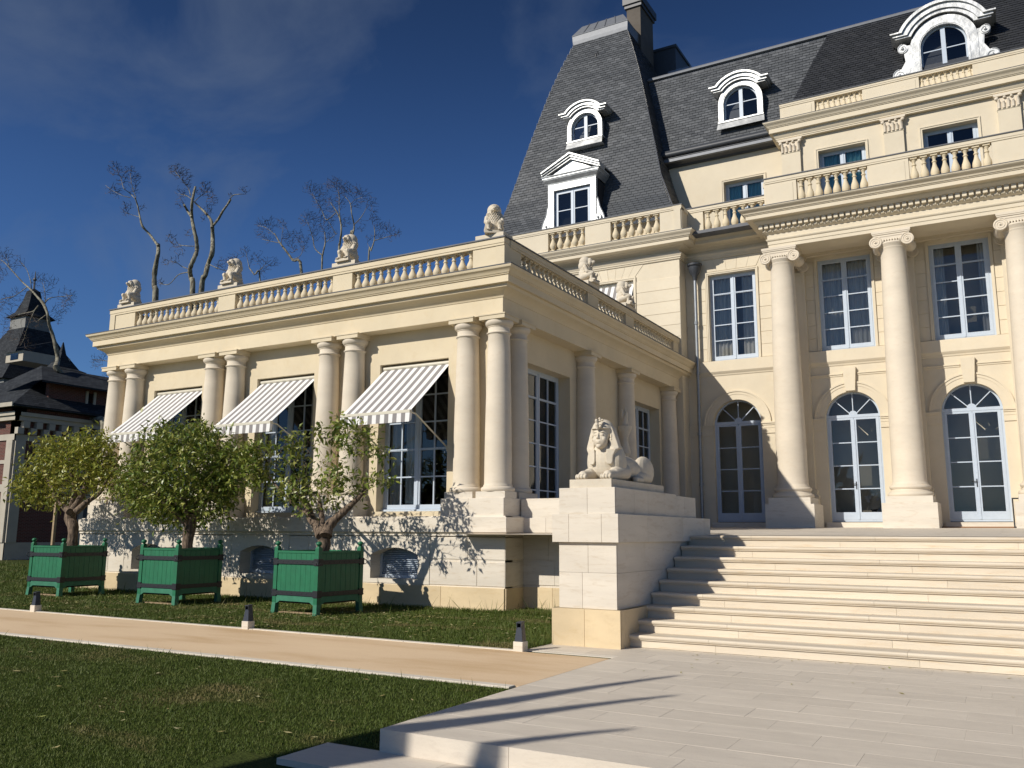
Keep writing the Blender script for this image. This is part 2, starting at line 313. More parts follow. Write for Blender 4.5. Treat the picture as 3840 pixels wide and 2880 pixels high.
    def ball(s, c, r, n=12, m=8, rot=None):
        if isinstance(r, (int, float)): r = (r, r, r)
        P = [(0, 0, -1)]
        for j in range(1, m):
            t = -pi/2+pi*j/m
            P += [(cos(t)*cos(2*pi*i/n), cos(t)*sin(2*pi*i/n), sin(t)) for i in range(n)]
        P.append((0, 0, 1))
        Q = []
        for p in P:
            q = Vector((p[0]*r[0], p[1]*r[1], p[2]*r[2]))
            if rot: q.rotate(rot)
            Q.append((q.x+c[0], q.y+c[1], q.z+c[2]))
        fs = [(0, 1+(i+1) % n, 1+i) for i in range(n)]
        for j in range(m-2):
            for i in range(n): fs.append((1+j*n+i, 1+j*n+(i+1) % n, 1+(j+1)*n+(i+1) % n, 1+(j+1)*n+i))
        e = len(P)-1; fs += [(e, 1+(m-2)*n+i, 1+(m-2)*n+(i+1) % n) for i in range(n)]
        s.add(Q, fs)
    def mesh(s, name, mats, off=(0, 0, 0), smooth=None):
        me = bpy.data.meshes.new(name); o = off
        me.from_pydata([(a-o[0], b-o[1], c-o[2]) for a, b, c in s.v], [], s.f)
        if not isinstance(mats, (list, tuple)): mats = [mats]
        for m in mats: me.materials.append(m)
        if len(mats) > 1: me.polygons.foreach_set('material_index', s.m)
        if smooth:
            me.polygons.foreach_set('use_smooth', [True]*len(me.polygons))
            me.set_sharp_from_angle(angle=radians(smooth))
        me.update(); return me
WL = {}
def link(o, parent=None, at=(0, 0, 0)):
    COL.objects.link(o); at = Vector(at); WL[o] = at
    if parent is not None: o.parent = parent; o.location = at-WL[parent]
    else: o.location = at
    return o
def part(name, mb, mat, parent, smooth=None, label=None, kind=None):
    "verts are in world coordinates; the part's origin sits at its thing's origin"
    at = WL[parent]; o = bpy.data.objects.new(name, mb.mesh(name, mat, at, smooth)); link(o, parent, at)
    if label: o['label'] = label
    if kind: o['kind'] = kind
    return o
def inst(name, me, parent, at, label=None, rz=0):
    o = bpy.data.objects.new(name, me); link(o, parent, at)
    if rz: o.rotation_euler = (0, 0, rz)
    if label: o['label'] = label
    return o
def thing(name, label, cat, at=(0, 0, 0), group=None, rz=0):
    o = bpy.data.objects.new(name, None); o.empty_display_size = .2; link(o, None, at); o['label'] = label; o['category'] = cat
    if group: o['group'] = group
    if rz: o.rotation_euler = (0, 0, rz)
    return o
def single(name, mb, mat, label, cat, at=(0, 0, 0), smooth=None, group=None, kind=None):
    o = bpy.data.objects.new(name, mb.mesh(name, mat, at, smooth)); link(o, None, at)
    if kind: o['kind'] = kind
    if label: o['label'] = label
    if cat: o['category'] = cat
    if group: o['group'] = group
    return o
def struct(name, mb, mat, smooth=None): return single(name, mb, mat, None, None, smooth=smooth, kind='structure')

# ---- walls
def cells(mb, F, us, zs, solid, d0, d1):
    "grid wall: solid(i,j) tells whether the cell is wall"
    nu, nz = len(us)-1, len(zs)-1
    S = [[solid((us[i]+us[i+1])/2, (zs[j]+zs[j+1])/2) for j in range(nz)] for i in range(nu)]
    g = lambda i, j: 0 <= i < nu and 0 <= j < nz and S[i][j]
    for i in range(nu):
        for j in range(nz):
            if not S[i][j]: continue
            a, b, c, d = us[i], us[i+1], zs[j], zs[j+1]
            mb.add([fp(F, a, d1, c), fp(F, b, d1, c), fp(F, b, d1, d), fp(F, a, d1, d)], [(0, 1, 2, 3)])
            mb.add([fp(F, a, d0, c), fp(F, b, d0, c), fp(F, b, d0, d), fp(F, a, d0, d)], [(3, 2, 1, 0)])
            if not g(i-1, j): mb.add([fp(F, a, d0, c), fp(F, a, d1, c), fp(F, a, d1, d), fp(F, a, d0, d)], [(0, 1, 2, 3)])
            if not g(i+1, j): mb.add([fp(F, b, d0, c), fp(F, b, d1, c), fp(F, b, d1, d), fp(F, b, d0, d)], [(3, 2, 1, 0)])
            if not g(i, j-1): mb.add([fp(F, a, d0, c), fp(F, b, d0, c), fp(F, b, d1, c), fp(F, a, d1, c)], [(0, 1, 2, 3)])
            if not g(i, j+1): mb.add([fp(F, a, d0, d), fp(F, b, d0, d), fp(F, b, d1, d), fp(F, a, d1, d)], [(3, 2, 1, 0)])
def holed(mb, F, u0, u1, z0, z1, holes, d0, d1):
    us = sorted(set([u0, u1]+[h[0] for h in holes]+[h[1] for h in holes])); zs = sorted(set([z0, z1]+[h[2] for h in holes]+[h[3] for h in holes]))
    us = [u for u in us if u0 <= u <= u1]; zs = [z for z in zs if z0 <= z <= z1]
    cells(mb, F, us, zs, lambda u, z: not any(h[0] < u < h[1] and h[2] < z < h[3] for h in holes), d0, d1)
def rsub(rs, h):
    out_ = []
    for a, b, c, d in rs:
        if h[1] <= a+1e-6 or h[0] >= b-1e-6 or h[3] <= c+1e-6 or h[2] >= d-1e-6: out_.append((a, b, c, d)); continue
        if h[0] > a: out_.append((a, h[0], c, d))
        if h[1] < b: out_.append((h[1], b, c, d))
        aa, bb = max(a, h[0]), min(b, h[1])
        if h[2] > c: out_.append((aa, bb, c, h[2]))
        if h[3] < d: out_.append((aa, bb, h[3], d))
    return [r for r in out_ if r[1]-r[0] > .03 and r[3]-r[2] > .03]
def masonry(parent, F, u0, u1, courses, holes, mat, proud=.012, ln=.9, gap=.006, c=.004, d=0, name='stone'):
    for k, (za, zb) in enumerate(courses):
        u = u0; first = True
        while u < u1-.02:
            l = ln*random.uniform(.8, 1.2)
            if first and k % 2: l *= .55
            first = False
            e = u+l
            if u1-e < ln*.4: e = u1
            rs = [(u, e, za, zb)]
            for h in holes: rs = rsub(rs, h)
            for a, b, cc, dd in rs:
                mb = MB(); mb.fbox(F, a+gap/2, b-gap/2, d-.01, d+proud+random.uniform(0, .0015), cc+gap/2, dd-gap/2, c); part(name, mb, mat, parent)
            u = e
def arch_face(mb, F, u0, u1, z0, z1, uc, pts, dep, zb, d1=0):
    "wall rectangle with an opening whose head follows pts (right springing to left springing)"
    zs = pts[0][1]
    ang = sorted(set([atan2(p[1]-zs, p[0]-uc) for p in pts]+[atan2(z1-zs, u1-uc), atan2(z1-zs, u0-uc)]))
    ang = [max(0, a) for a in ang]
    def onarc(a):
        for p, q in zip(pts[:-1], pts[1:]):
            a0, a1 = max(0, atan2(p[1]-zs, p[0]-uc)), atan2(q[1]-zs, q[0]-uc)
            if a1 < 1e-6: a1 = pi
            if a0-1e-9 <= a <= a1+1e-9:
                t = 0 if a1 == a0 else (a-a0)/(a1-a0); return (p[0]+(q[0]-p[0])*t, p[1]+(q[1]-p[1])*t)
        return pts[-1]
    def onrect(a):
        c, s_ = cos(a), sin(a); best = 1e9
        if s_ > 1e-9: best = min(best, (z1-zs)/s_)
        if c > 1e-9: best = min(best, (u1-uc)/c)
        if c < -1e-9: best = min(best, (u0-uc)/c)
        return (uc+c*best, zs+s_*best)
    A = [onarc(a) for a in ang]; B = [onrect(a) for a in ang]
    for i in range(len(ang)-1):
        mb.add([fp(F, *(A[i][0], d1, A[i][1])), fp(F, B[i][0], d1, B[i][1]), fp(F, B[i+1][0], d1, B[i+1][1]), fp(F, A[i+1][0], d1, A[i+1][1])], [(0, 1, 2, 3)])
    uL, uR = pts[-1][0], pts[0][0]
    for a, b in ((u0, uL), (uR, u1)):
        if b-a > 1e-4: mb.add([fp(F, a, d1, zb), fp(F, b, d1, zb), fp(F, b, d1, zs), fp(F, a, d1, zs)], [(0, 1, 2, 3)])
    if z0 < zb-1e-4: mb.add([fp(F, u0, d1, z0), fp(F, u1, d1, z0), fp(F, u1, d1, zb), fp(F, u0, d1, zb)], [(0, 1, 2, 3)])
    loop = [(uR, zb)]+list(pts)+[(uL, zb)]
    for p, q in zip(loop[:-1], loop[1:]):
        mb.add([fp(F, p[0], d1, p[1]), fp(F, q[0], d1, q[1]), fp(F, q[0], d1-dep, q[1]), fp(F, p[0], d1-dep, p[1])], [(3, 2, 1, 0)])
    mb.add([fp(F, uL, d1, zb), fp(F, uR, d1, zb), fp(F, uR, d1-dep, zb), fp(F, uL, d1-dep, zb)], [(0, 1, 2, 3)])
def arcpts(uc, zs, r, n=24, rise=None):
    if rise is None: return [(uc+r*cos(pi*i/n), zs+r*sin(pi*i/n)) for i in range(n+1)]
    R = (r*r+rise*rise)/(2*rise); cz = zs+rise-R; a = math.asin(r/R)
    return [(uc+R*sin(a-2*a*i/n), cz+R*cos(a-2*a*i/n)) for i in range(n+1)]
def curtain_mb(F, u0, u1, z0, z1, d, amp=.035, wave=.13, hem=0):
    mb = MB(); n = max(8, int((u1-u0)/wave*8)); P = []
    for i in range(n+1):
        u = u0+(u1-u0)*i/n; dd = d+amp*sin(2*pi*(u-u0)/wave)+amp*.4*sin(2*pi*(u-u0)/wave*.37+1)
        P += [fp(F, u+hem*(u-u0), dd, z0), fp(F, u, dd, z1)]
    mb.add(P, [(2*i, 2*i+2, 2*i+3, 2*i+1) for i in range(n)]); return mb
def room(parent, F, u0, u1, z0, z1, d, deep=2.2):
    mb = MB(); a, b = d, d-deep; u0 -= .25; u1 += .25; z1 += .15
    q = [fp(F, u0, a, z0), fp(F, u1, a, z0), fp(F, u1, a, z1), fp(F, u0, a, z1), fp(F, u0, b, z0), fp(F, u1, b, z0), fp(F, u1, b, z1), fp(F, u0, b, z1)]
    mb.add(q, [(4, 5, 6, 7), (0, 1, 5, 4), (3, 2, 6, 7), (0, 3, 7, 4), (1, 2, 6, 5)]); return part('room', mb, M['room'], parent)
def window(parent, F, uc, w, z0, z1, d, rows, cols=1, split=None, arch=0, curtains=(), name='window', label=None, handle=False, bottom=.12, deep=2.2, sill=True):
    "two-leaf window; the frame is the part, panes and curtains its sub-parts"
    h = w/2; mb = MB(); o = .06; st = .065; cs = .085; t = .05; mu = .03
    zt = z1 if not arch else z1-arch
    mb.fbox(F, uc-h, uc-h+o, d-t, d, z0, zt); mb.fbox(F, uc+h-o, uc+h, d-t, d, z0, zt)
    if not arch: mb.fbox(F, uc-h+o, uc+h-o, d-t, d, zt-o, zt)
    mb.fbox(F, uc-h+o, uc+h-o, d-t, d+.01, z0, z0+.05)
    cellsP = []
    for sgn in (-1, 1):
        a, b = (uc-h+o, uc-.004) if sgn < 0 else (uc+.004, uc+h-o)
        zb, ztop = z0+.055, zt-(o if not arch else 0)-.003
        f = d+.012
        mb.fbox(F, a, a+st, f-t, f, zb, ztop); mb.fbox(F, b-cs, b, f-t, f, zb, ztop)
        mb.fbox(F, a+st, b-cs, f-t, f, zb, zb+bottom); mb.fbox(F, a+st, b-cs, f-t, f, ztop-.06, ztop)
        ga, gb, gz, gt = a+st, b-cs, zb+bottom, ztop-.06
        cu = [ga+(gb-ga)*i/cols for i in range(cols+1)]; rz = [gz+(gt-gz)*i/rows for i in range(rows+1)]
        for c in cu[1:-1]: mb.fbox(F, c-mu/2, c+mu/2, f-.035, f-.004, gz, gt)
        for k, z in enumerate(rz[1:-1]):
            mu2 = mu*1.6 if split == k+1 else mu
            for i in range(cols):
                mb.fbox(F, cu[i]+(mu/2 if i else 0), cu[i+1]-(mu/2 if i < cols-1 else 0), f-.035, f-.006, z-mu2/2, z+mu2/2)
            if split == k+1: mb.fbox(F, ga-st, gb+cs, f, f+.006, z-.006, z+.006)
        for i in range(cols):
            for j in range(rows): cellsP.append((cu[i]-.005, cu[i+1]+.005, rz[j]-.005, rz[j+1]+.005))
    mb.fbox(F, uc-.022, uc+.022, d+.0125, d+.03, z0+.06, zt-.07)
    wedges = []
    if arch:
        mb.fbox(F, uc-h+.0, uc+h, d-t, d+.02, zt, zt+.085)
        mb.ring(F, uc, zt+.01, h-o, h, .1, pi-.1, d-t, d, 28)
        hub = .12; mb.ring(F, uc, zt+.085, 0.001, hub, 0, pi, d-t+.005, d+.012, 12)
        for a in (pi/4, pi/2, 3*pi/4):
            ca, sa = cos(a), sin(a); q = .013
            r1 = h-o+.01
            P = []
            for dd in (d-.04, d+.006):
                for r in (hub-.01, r1):
                    for s_ in (-1, 1): P.append(fp(F, uc+r*ca-s_*q*sa, dd, zt+.03+r*sa+s_*q*ca))
            mb.add(P, [(0, 1, 3, 2), (4, 6, 7, 5), (0, 2, 6, 4), (1, 5, 7, 3), (0, 4, 5, 1), (2, 3, 7, 6)])
        for k in range(4):
            a0, a1 = pi/4*k, pi/4*(k+1); pts = [(uc+.1*cos((a0+a1)/2), zt+.05)]
            for i in range(7):
                a = a0+(a1-a0)*i/6; pts.append((uc+(h-o+.008)*cos(a), max(zt+.05, zt+.015+(h-o+.008)*sin(a))))
            wedges.append(pts)
    wn = part(name, mb, M['paint'], parent, label=label)
    for (a, b, c, e) in cellsP:
        p = MB(); k = random.uniform(-.0035, .0035); k2 = random.uniform(-.0035, .0035)
        p.add([fp(F, a, d-.022+k, c), fp(F, b, d-.022-k, c), fp(F, b, d-.022-k+k2, e), fp(F, a, d-.022+k+k2, e)], [(0, 1, 2, 3)]); part('pane', p, M['glass'], wn)
    for pts in wedges:
        p = MB(); p.add([fp(F, u, d-.022, z) for u, z in pts], [tuple(range(len(pts)))]); part('pane', p, M['glass'], wn)
    for (a, b, ca, cb, mat) in curtains:
        part('curtain', curtain_mb(F, uc-h+a*w, uc-h+b*w, z0+ca*(zt-z0), z0+cb*(zt-z0), d-.13), M[mat], wn)
    if handle:
        hb = MB(); zz = z0+1.05; hb.fbox(F, uc-.035, uc-.01, d+.03, d+.045, zz-.11, zz+.11); hb.fbox(F, uc-.15, uc-.022, d+.055, d+.07, zz+.03, zz+.05); hb.fbox(F, uc-.032, uc-.014, d+.045, d+.07, zz+.03, zz+.05)
        part('handle', hb, M['iron'], wn)
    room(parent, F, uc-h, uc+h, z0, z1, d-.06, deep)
    return wn

BAL = [(.075, 0), (.075, .045), (.05, .05), (.045, .075), (.06, .10), (.088, .155), (.094, .205), (.082, .265), (.056, .33), (.040, .385), (.036, .42), (.052, .43), (.052, .452), (.036, .46), (.034, .50), (.05, .525), (.058, .54), (.058, .555), (.075, .56), (.075, .60)]
def baluster_mesh(h, k=1.0):
    mb = MB(); pr = [(r*k, z/.6*h) for r, z in BAL]
    mb.lathe((0, 0, 0), pr[2:18], 12)
    for a, b in ((0, 1), (18, 19)):
        r = pr[a][0]; mb.box(-r, r, -r, r, pr[a][1], pr[b][1]+.0005)
    return mb.mesh('baluster', M['cream'], smooth=40)
def balustrade(parent, F, items, z0, z1, zr, bm, mat, dep=.11, rail_extra=.03, pitch=.22, k=1.0, lead=True, panel=True, u_ext=None):
    "items: ('p',u0,u1) pier or ('b',u0,u1) bay of balusters; z0 base, z1 underside of rail, zr top"
    mb = MB(); us = [i[1] for i in items]+[i[2] for i in items]; a, b = min(us), max(us)
    if u_ext: a, b = u_ext
    mb.fbox(F, a, b, -dep, dep, z0-.02, z0+.07); mb.fbox(F, a, b, -dep-rail_extra*.6, dep+rail_extra*.6, z1, z1+.05)
    mb.fbox(F, a-.01, b+.01, -dep-rail_extra, dep+rail_extra, z1+.05, zr)
    for i in items:
        if i[0] == 'p':
            mb.fbox(F, i[1], i[2], -dep+.003, dep-.003, z0+.07, z1)
            mb.fbox(F, i[1], i[2], dep-.004, dep+.025, z0-.02, z0+.11)
            if panel and i[2]-i[1] > .5: mb.fbox(F, i[1]+.1, i[2]-.1, dep-.005, dep+.008, z0+.17, z1-.07)
    bl = part('balustrade', mb, mat, parent)
    me = BMESH.setdefault((round(z1-z0-.07, 3), k), None) or BMESH.__setitem__((round(z1-z0-.07, 3), k), baluster_mesh(z1-z0-.07, k)) or BMESH[(round(z1-z0-.07, 3), k)]
    for i in items:
        if i[0] == 'b':
            n = max(1, round((i[2]-i[1])/pitch))
            for q in range(n):
                u = i[1]+(i[2]-i[1])*(q+.5)/n; inst('baluster', me, bl, fp(F, u, 0, z0+.07))
    if lead:
        lb = MB(); lb.fbox(F, a-.03, b+.03, -dep-rail_extra-.025, dep+rail_extra+.025, zr, zr+.028); part('lead_flashing', lb, M['lead'], bl)
    return bl
BMESH = {}
def slates(F, prof, UL, UR, kl, kr, parent, mat, w=.25, row=.118, indiv=0, back=True, name='slate', holes=()):
    "rows of slates over a (possibly flared) mansard face. prof = [(inward, z)]"
    seg = [0]
    for a, b in zip(prof[:-1], prof[1:]): seg.append(seg[-1]+hypot(b[0]-a[0], b[1]-a[1]))
    T = lambda s_: (float(np.interp(s_, seg, [p[0] for p in prof])), float(np.interp(s_, seg, [p[1] for p in prof])))
    if back:
        bm = MB(); P = []
        for t, z in prof: P += [fp(F, UL+kl*t, -t-.01, z), fp(F, UR-kr*t, -t-.01, z)]
        bm.add(P, [(2*i, 2*i+1, 2*i+3, 2*i+2) for i in range(len(prof)-1)])
        part('roof_boarding', bm, M['dark'], parent)
    SL = []; n = int(seg[-1]/row)
    for i in range(n):
        s0 = seg[-1]*i/n; s1 = min(seg[-1], s0+seg[-1]/n*1.15)
        (t0, z0), (t1, z1) = T(s0), T(s1); tm = (t0+t1)/2
        L0, R0 = UL+kl*tm, UR-kr*tm; u = L0-(w*.5 if i % 2 else 0)
        while u < R0:
            ww = w; a, b = max(u+.006, L0), min(u+ww-.006, R0)
            u += ww
            if b-a < .02: continue
            uc, zc = (a+b)/2, (z0+z1)/2
            if any(h[0] < uc < h[1] and h[2] < zc < h[3] for h in holes): continue
            lift = .022+random.uniform(0, .008); jz = random.uniform(-.004, .004); tw = random.uniform(-.003, .003)
            P = [fp(F, a, -t0+lift+tw, z0+jz), fp(F, b, -t0+lift-tw, z0+jz), fp(F, b, -t1+.003, z1), fp(F, a, -t1+.003, z1), fp(F, a, -t0+lift-.012, z0+jz), fp(F, b, -t0+lift-.012, z0+jz), fp(F, b, -t1-.004, z1), fp(F, a, -t1-.004, z1)]
            SL.append(P)
    fs = [(0, 1, 2, 3), (4, 5, 1, 0), (4, 0, 3, 7), (1, 5, 6, 2)]
    SL.sort(key=lambda P: DEPTH(P[0])); mb = MB()
    for k, P in enumerate(SL):
        if k < indiv: q = MB(); q.add(P, fs); part(name, q, mat, parent)
        else: mb.add(P, fs)
    o = part('slates', mb, mat, parent, kind='stuff'); return o
# ================================================================= GROUND
def lawn_z(x, y):
    "upper lawn level, near lawn falls towards the camera"
    if y > 7.8: return -.012
    return -.012-.078*(7.8-y)
mb = MB()
ys = [-60, -20, 0, 2, 3.5, 4.5, 5.5, 6.5, 7.2, 7.8, 10.4, 15, 30, 60, 120, 600]
def gz(y): return lawn_z(0, y) if y > -8 else lawn_z(0, -8)
xs = [-600, -60, -20, -6, 20, 60, 600]
P = [(x, y, gz(y)) for y in ys for x in xs]; nx = len(xs)
mb.add(P, [(j*nx+i, j*nx+i+1, (j+1)*nx+i+1, (j+1)*nx+i) for j in range(len(ys)-1) for i in range(nx-1)])
struct('lawn', mb, M['lawn'])
mb = MB(); mb.box(-60, -4.46, 7.98, 10.28, -.1, -.002); garden_path = struct('garden_path', mb, M['gravel'])
def kerb(name, y0, y1, x1):
    mb = MB(); x = x1; mb.box(-60, -32, y0, y1, -.12, .006); k = struct(name, mb, M['white'])
    while x > -32:
        a = max(-32, x-random.uniform(.9, 1.1)); q = MB(); q.fbox(FF(y1), a+.003, x-.003, 0, y1-y0, -.12, .008, .004); part('kerb_stone', q, M['white'], k); x = a
kerb('kerb', 10.28, 10.38, -5.72); kerb('kerb', 7.86, 7.98, -4.5)

# lower paving with real slabs
mb = MB(); mb.box(-4.40, 7, 5.77, 11.6, -.3, -.0012); mb.box(-4.95, 7, 5.20, 5.77, -.6, -.182); mb.box(-5.4, 7, 4.6, 5.2, -.75, -.36)
mb.box(-5.70, -4.40, 10.40, 11.6, -.3, -.0012)
pav = struct('paving', mb, M['white'])
def slab(x0, x1, y0, y1, z, th=.03, mat='paving', c=.004):
    q = MB(); g = .0016; c = .001
    O = (v3(0, 0, z), v3(1, 0, 0), v3(0, 0, 1))
    a, b, cc, d = x0+g, x1-g, y0+g, y1-g
    q.add([(a, cc, z-th), (b, cc, z-th), (b, d, z-th), (a, d, z-th), (a, cc, z-c), (b, cc, z-c), (b, d, z-c), (a, d, z-c), (a+c, cc+c, z), (b-c, cc+c, z), (b-c, d-c, z), (a+c, d-c, z)],
          [(i, (i+1) % 4, 4+(i+1) % 4, 4+i) for i in range(4)]+[(4+i, 4+(i+1) % 4, 8+(i+1) % 4, 8+i) for i in range(4)]+[(8, 9, 10, 11)])
    part('paving_slab', q, M[mat], pav)
y = 5.73; k = 0
while y < 11.40:
    d = .34 if k == 0 else .405
    y2 = min(y+d, 11.42)
    if 11.42-y2 < .15: y2 = 11.42
    x = -4.45 if y < 10.3 else -5.75
    first = True
    while x < 6.6:
        l = random.uniform(.78, .95)*(1.35 if k == 0 else 1)
        if first and k % 2: l *= .6
        first = False
        slab(x, x+l, y, y2, random.uniform(0, .001), .17 if k == 0 else .03); x += l
    y = y2; k += 1
for (yy, y2, z, x0) in ((5.18, 5.76, -.17, -5.0), (4.55, 5.19, -.34, -5.5)):
    x = x0
    while x < 6: l = random.uniform(1.1, 1.5); slab(x, x+l, yy, y2, z, .2); x += l

# ================================================================= STAIRCASE
RISE, RUN, NST, Y0S = .1667, .345, 9, 11.43
TZ = RISE*NST
stairs = thing('staircase', 'wide flight of nine pale stone steps rising to the colonnade', 'staircase', (0, 11.4, 0))
XS0, XS1 = -4.73, 6.2
mb = MB(); mb.box(XS0, XS1, 11.5, 11.6, 0, .05)
for k in range(NST): mb.box(XS0, XS1, Y0S+RUN*k+.06, Y0S+RUN*(k+1)+.3, 0, RISE*(k+1)-.03)
part('core', mb, M['step'], stairs)
for k in range(NST):
    yn, zt = Y0S+RUN*k, RISE*(k+1)
    for kind in ('riser', 'tread'):
        x = XS0; first = True
        while x < XS1-.05:
            l = random.uniform(1.7, 2.5)*(random.uniform(.3, .8) if first else 1); first = False
            e = min(XS1, x+l); a, b = x+.0015, e-.0015; q = MB()
            if kind == 'riser': q.box(a, b, yn+.045, yn+.08, zt-RISE+(.004 if k == 0 else 0), zt-.052)
            else:
                pr = [(yn+RUN+.08, zt-.05), (yn+.03, zt-.05), (yn+.03, zt-.062), (yn+.022, zt-.066), (yn+.02, zt-.052), (yn+.008, zt-.048), (yn, zt-.035), (yn-.003, zt-.022), (yn+.001, zt-.008), (yn+.01, zt-.001), (yn+.02, zt), (yn+RUN+.08, zt)]
                n = len(pr); q.add([(a, p[0], p[1]) for p in pr]+[(b, p[0], p[1]) for p in pr], [tuple(range(n)), tuple(range(n, 2*n))[::-1]]+[(i, n+i, n+(i+1) % n, (i+1) % n) for i in range(n)])
            part(kind, q, M['step'], stairs); x = e
# upper terrace, gently falling to the steps
mb = MB(); ye = Y0S+RUN*NST+.05
mb.add([(-9.6, ye-.02, TZ-.003), (6.2, ye-.02, TZ-.003), (6.2, 27.4, TZ+.235), (-9.6, 27.4, TZ+.235)], [(0, 1, 2, 3)])
terr = struct('terrace', mb, M['paving'])
def tz(y): return TZ+.238*(y-ye)/(27.4-ye)
k = 0; y = ye
while y < 26.9:
    y2 = y+.8; x = -4.6 if y < 16 else -8.6
    first = True
    while x < 2.5:
        l = 1.5*(.6 if first and k % 2 else 1); first = False; q = MB(); g = .004
        q.add([(x+g, y+g, tz(y)+.006), (x+l-g, y+g, tz(y)+.006), (x+l-g, y2-g, tz(y2)+.006), (x+g, y2-g, tz(y2)+.006)], [(0, 1, 2, 3)]); part('terrace_slab', q, M['paving'], terr); x += l
    y = y2; k += 1

# ================================================================= SPHINX PEDESTAL (stair cheek)
ped = thing('stair_pedestal', 'tall pale stone pedestal closing the left end of the steps', 'pedestal', (-5.2, 11.14, 0))
def blocks(parent, x0, x1, y0, y1, z0, z1, lens_f, lens_s, mat, rows=1, gap=.003):
    "ashlar box: front (-y) and right (+x), left (-x) faces dressed with separate stones"
    mb = MB(); e = .02; mb.box(x0+e, x1-e, y0+e, y1, z0, z1-.002); part('core', mb, M[mat], parent)
    for r in range(rows):
        za, zb = z0+(z1-z0)*r/rows, z0+(z1-z0)*(r+1)/rows
        for F, a, b, ln in ((FF(y0+.02), x0, x1, lens_f), (FS(x1-.02), y0+.021, y1, lens_s), (FL(x0+.02), -y1, -y0-.021, lens_s)):
            u = a; i = r
            while u < b-.02:
                l = ln[i % len(ln)]; i += 1; e2 = min(b, u+l)
                if b-e2 < .2: e2 = b
                q = MB(); lo = gap/2 if u > a else 0; hi = gap/2 if e2 < b else 0
                q.fbox(F, u+lo, e2-hi, -.012, .02, za+(gap/2 if r else 0), zb-(gap/2 if r < rows-1 else 0), .003); part('stone', q, M[mat], parent); u = e2
    mb = MB(); mb.box(x0+.003, x1-.003, y0+.003, y1, z1-.004, z1); part('top', mb, M[mat], parent)
blocks(ped, -5.70, -4.67, 11.14, 13.3, -.05, .50, [.50, .6], [.14, .75, .9], 'yellow')
blocks(ped, -5.62, -4.745, 11.215, 14.9, .501, .985, [.36, .42, .3], [.8, 1.0], 'white')
blocks(ped, -5.62, -4.745, 11.215, 14.9, .987, 1.40, [.45, .5], [1.05, .8], 'white')
blocks(ped, -5.695, -4.685, 11.15, 15.35, 1.401, 1.79, [.26, .5, .4], [1.1, 1.6], 'white')
blocks(ped, -5.62, -4.76, 11.225, 13.78, 1.792, 2.16, [.44, .5], [.7, .55, .75], 'white')
blocks(ped, -5.62, -4.765, 13.785, 14.8, 1.792, 2.137, [.44, .5], [.4, .8], 'white')
blocks(ped, -5.49, -4.84, 11.30, 13.42, 2.162, 2.283, [2], [3], 'statue')
# retaining wall with parapet between pavilion and pedestal
rw = thing('parapet_wall', 'pale stone parapet wall joining the corner of the pavilion to the pedestal', 'wall', (-7, 15.8, 0))
for z0, z1, dy, m in ((-.1, .46, -.03, 'yellow'), (.50, .95, 0, 'white'), (.985, 1.43, 0, 'white'), (1.53, 1.83, -.06, 'white'), (1.85, 2.223, .03, 'white')):
    masonry(rw, FF(15.73+dy), -8.75, -5.6, [(z0, z1)], [], M[m], ln=.7, gap=.003, c=.004)
mb = MB(); mb.box(-8.75, -5.6, 15.735, 16.15, -.1, 2.21)
mb.box(-6.0, -5.63, 14.75, 16.15, .9, 2.2)
mb.sweep([(-8.75, 15.73), (-5.6, 15.73)], [(0, 1.44), (0, 1.46), (.02, 1.47), (.03, 1.5), (.06, 1.53), (0, 1.535)]); part('core', mb, M['white'], rw)

# ================================================================= PAVILION
PCX = -15.375
def mir(x): return 2*PCX-x
pv = thing('garden_pavilion', 'single storey cream stone garden pavilion with paired columns and balustraded roof', 'building', (PCX, 15, 0))
XR = -8.70; XL = mir(XR)
masonry(pv, FF(15.0), XL, XR, [(-.15, .455)], [], M['yellow'], proud=.03, ln=1.3, gap=.003, c=.006)
masonry(pv, FS(XR), 15.0, 15.8, [(-.15, .455)], [], M['yellow'], proud=.03, ln=1.3, gap=.003, c=.006)
bays = [-19.28, PCX, -11.465]
VENT = []
for bx in bays: VENT.append((bx-.62+.06, bx+.62+.06, .562, 1.2))
hol = [(v[0]-.30, v[1]+.30, .40, 1.5) for v in VENT]
masonry(pv, FF(15.0), XL, XR, [(.475, .955), (.99, 1.435)], hol, M['white'], proud=.014, ln=1.1, gap=.003, c=.012)
masonry(pv, FS(XR), 14.986, 15.8, [(.475, .955), (.99, 1.435)], [], M['white'], proud=.014, ln=1.1, gap=.003, c=.012)
mb = MB(); holed(mb, FF(15.0), XL, XR, -.2, 1.86, [(v[0]-.29, v[1]+.29, .47, 1.46) for v in VENT], -.3, 0)
mb.box(XR-.3, XR, 15.003, 27, -.2, 1.857); mb.box(XL, XL+.3, 15.003, 27, -.2, 1.857)
part('plinth', mb, M['white'], pv)
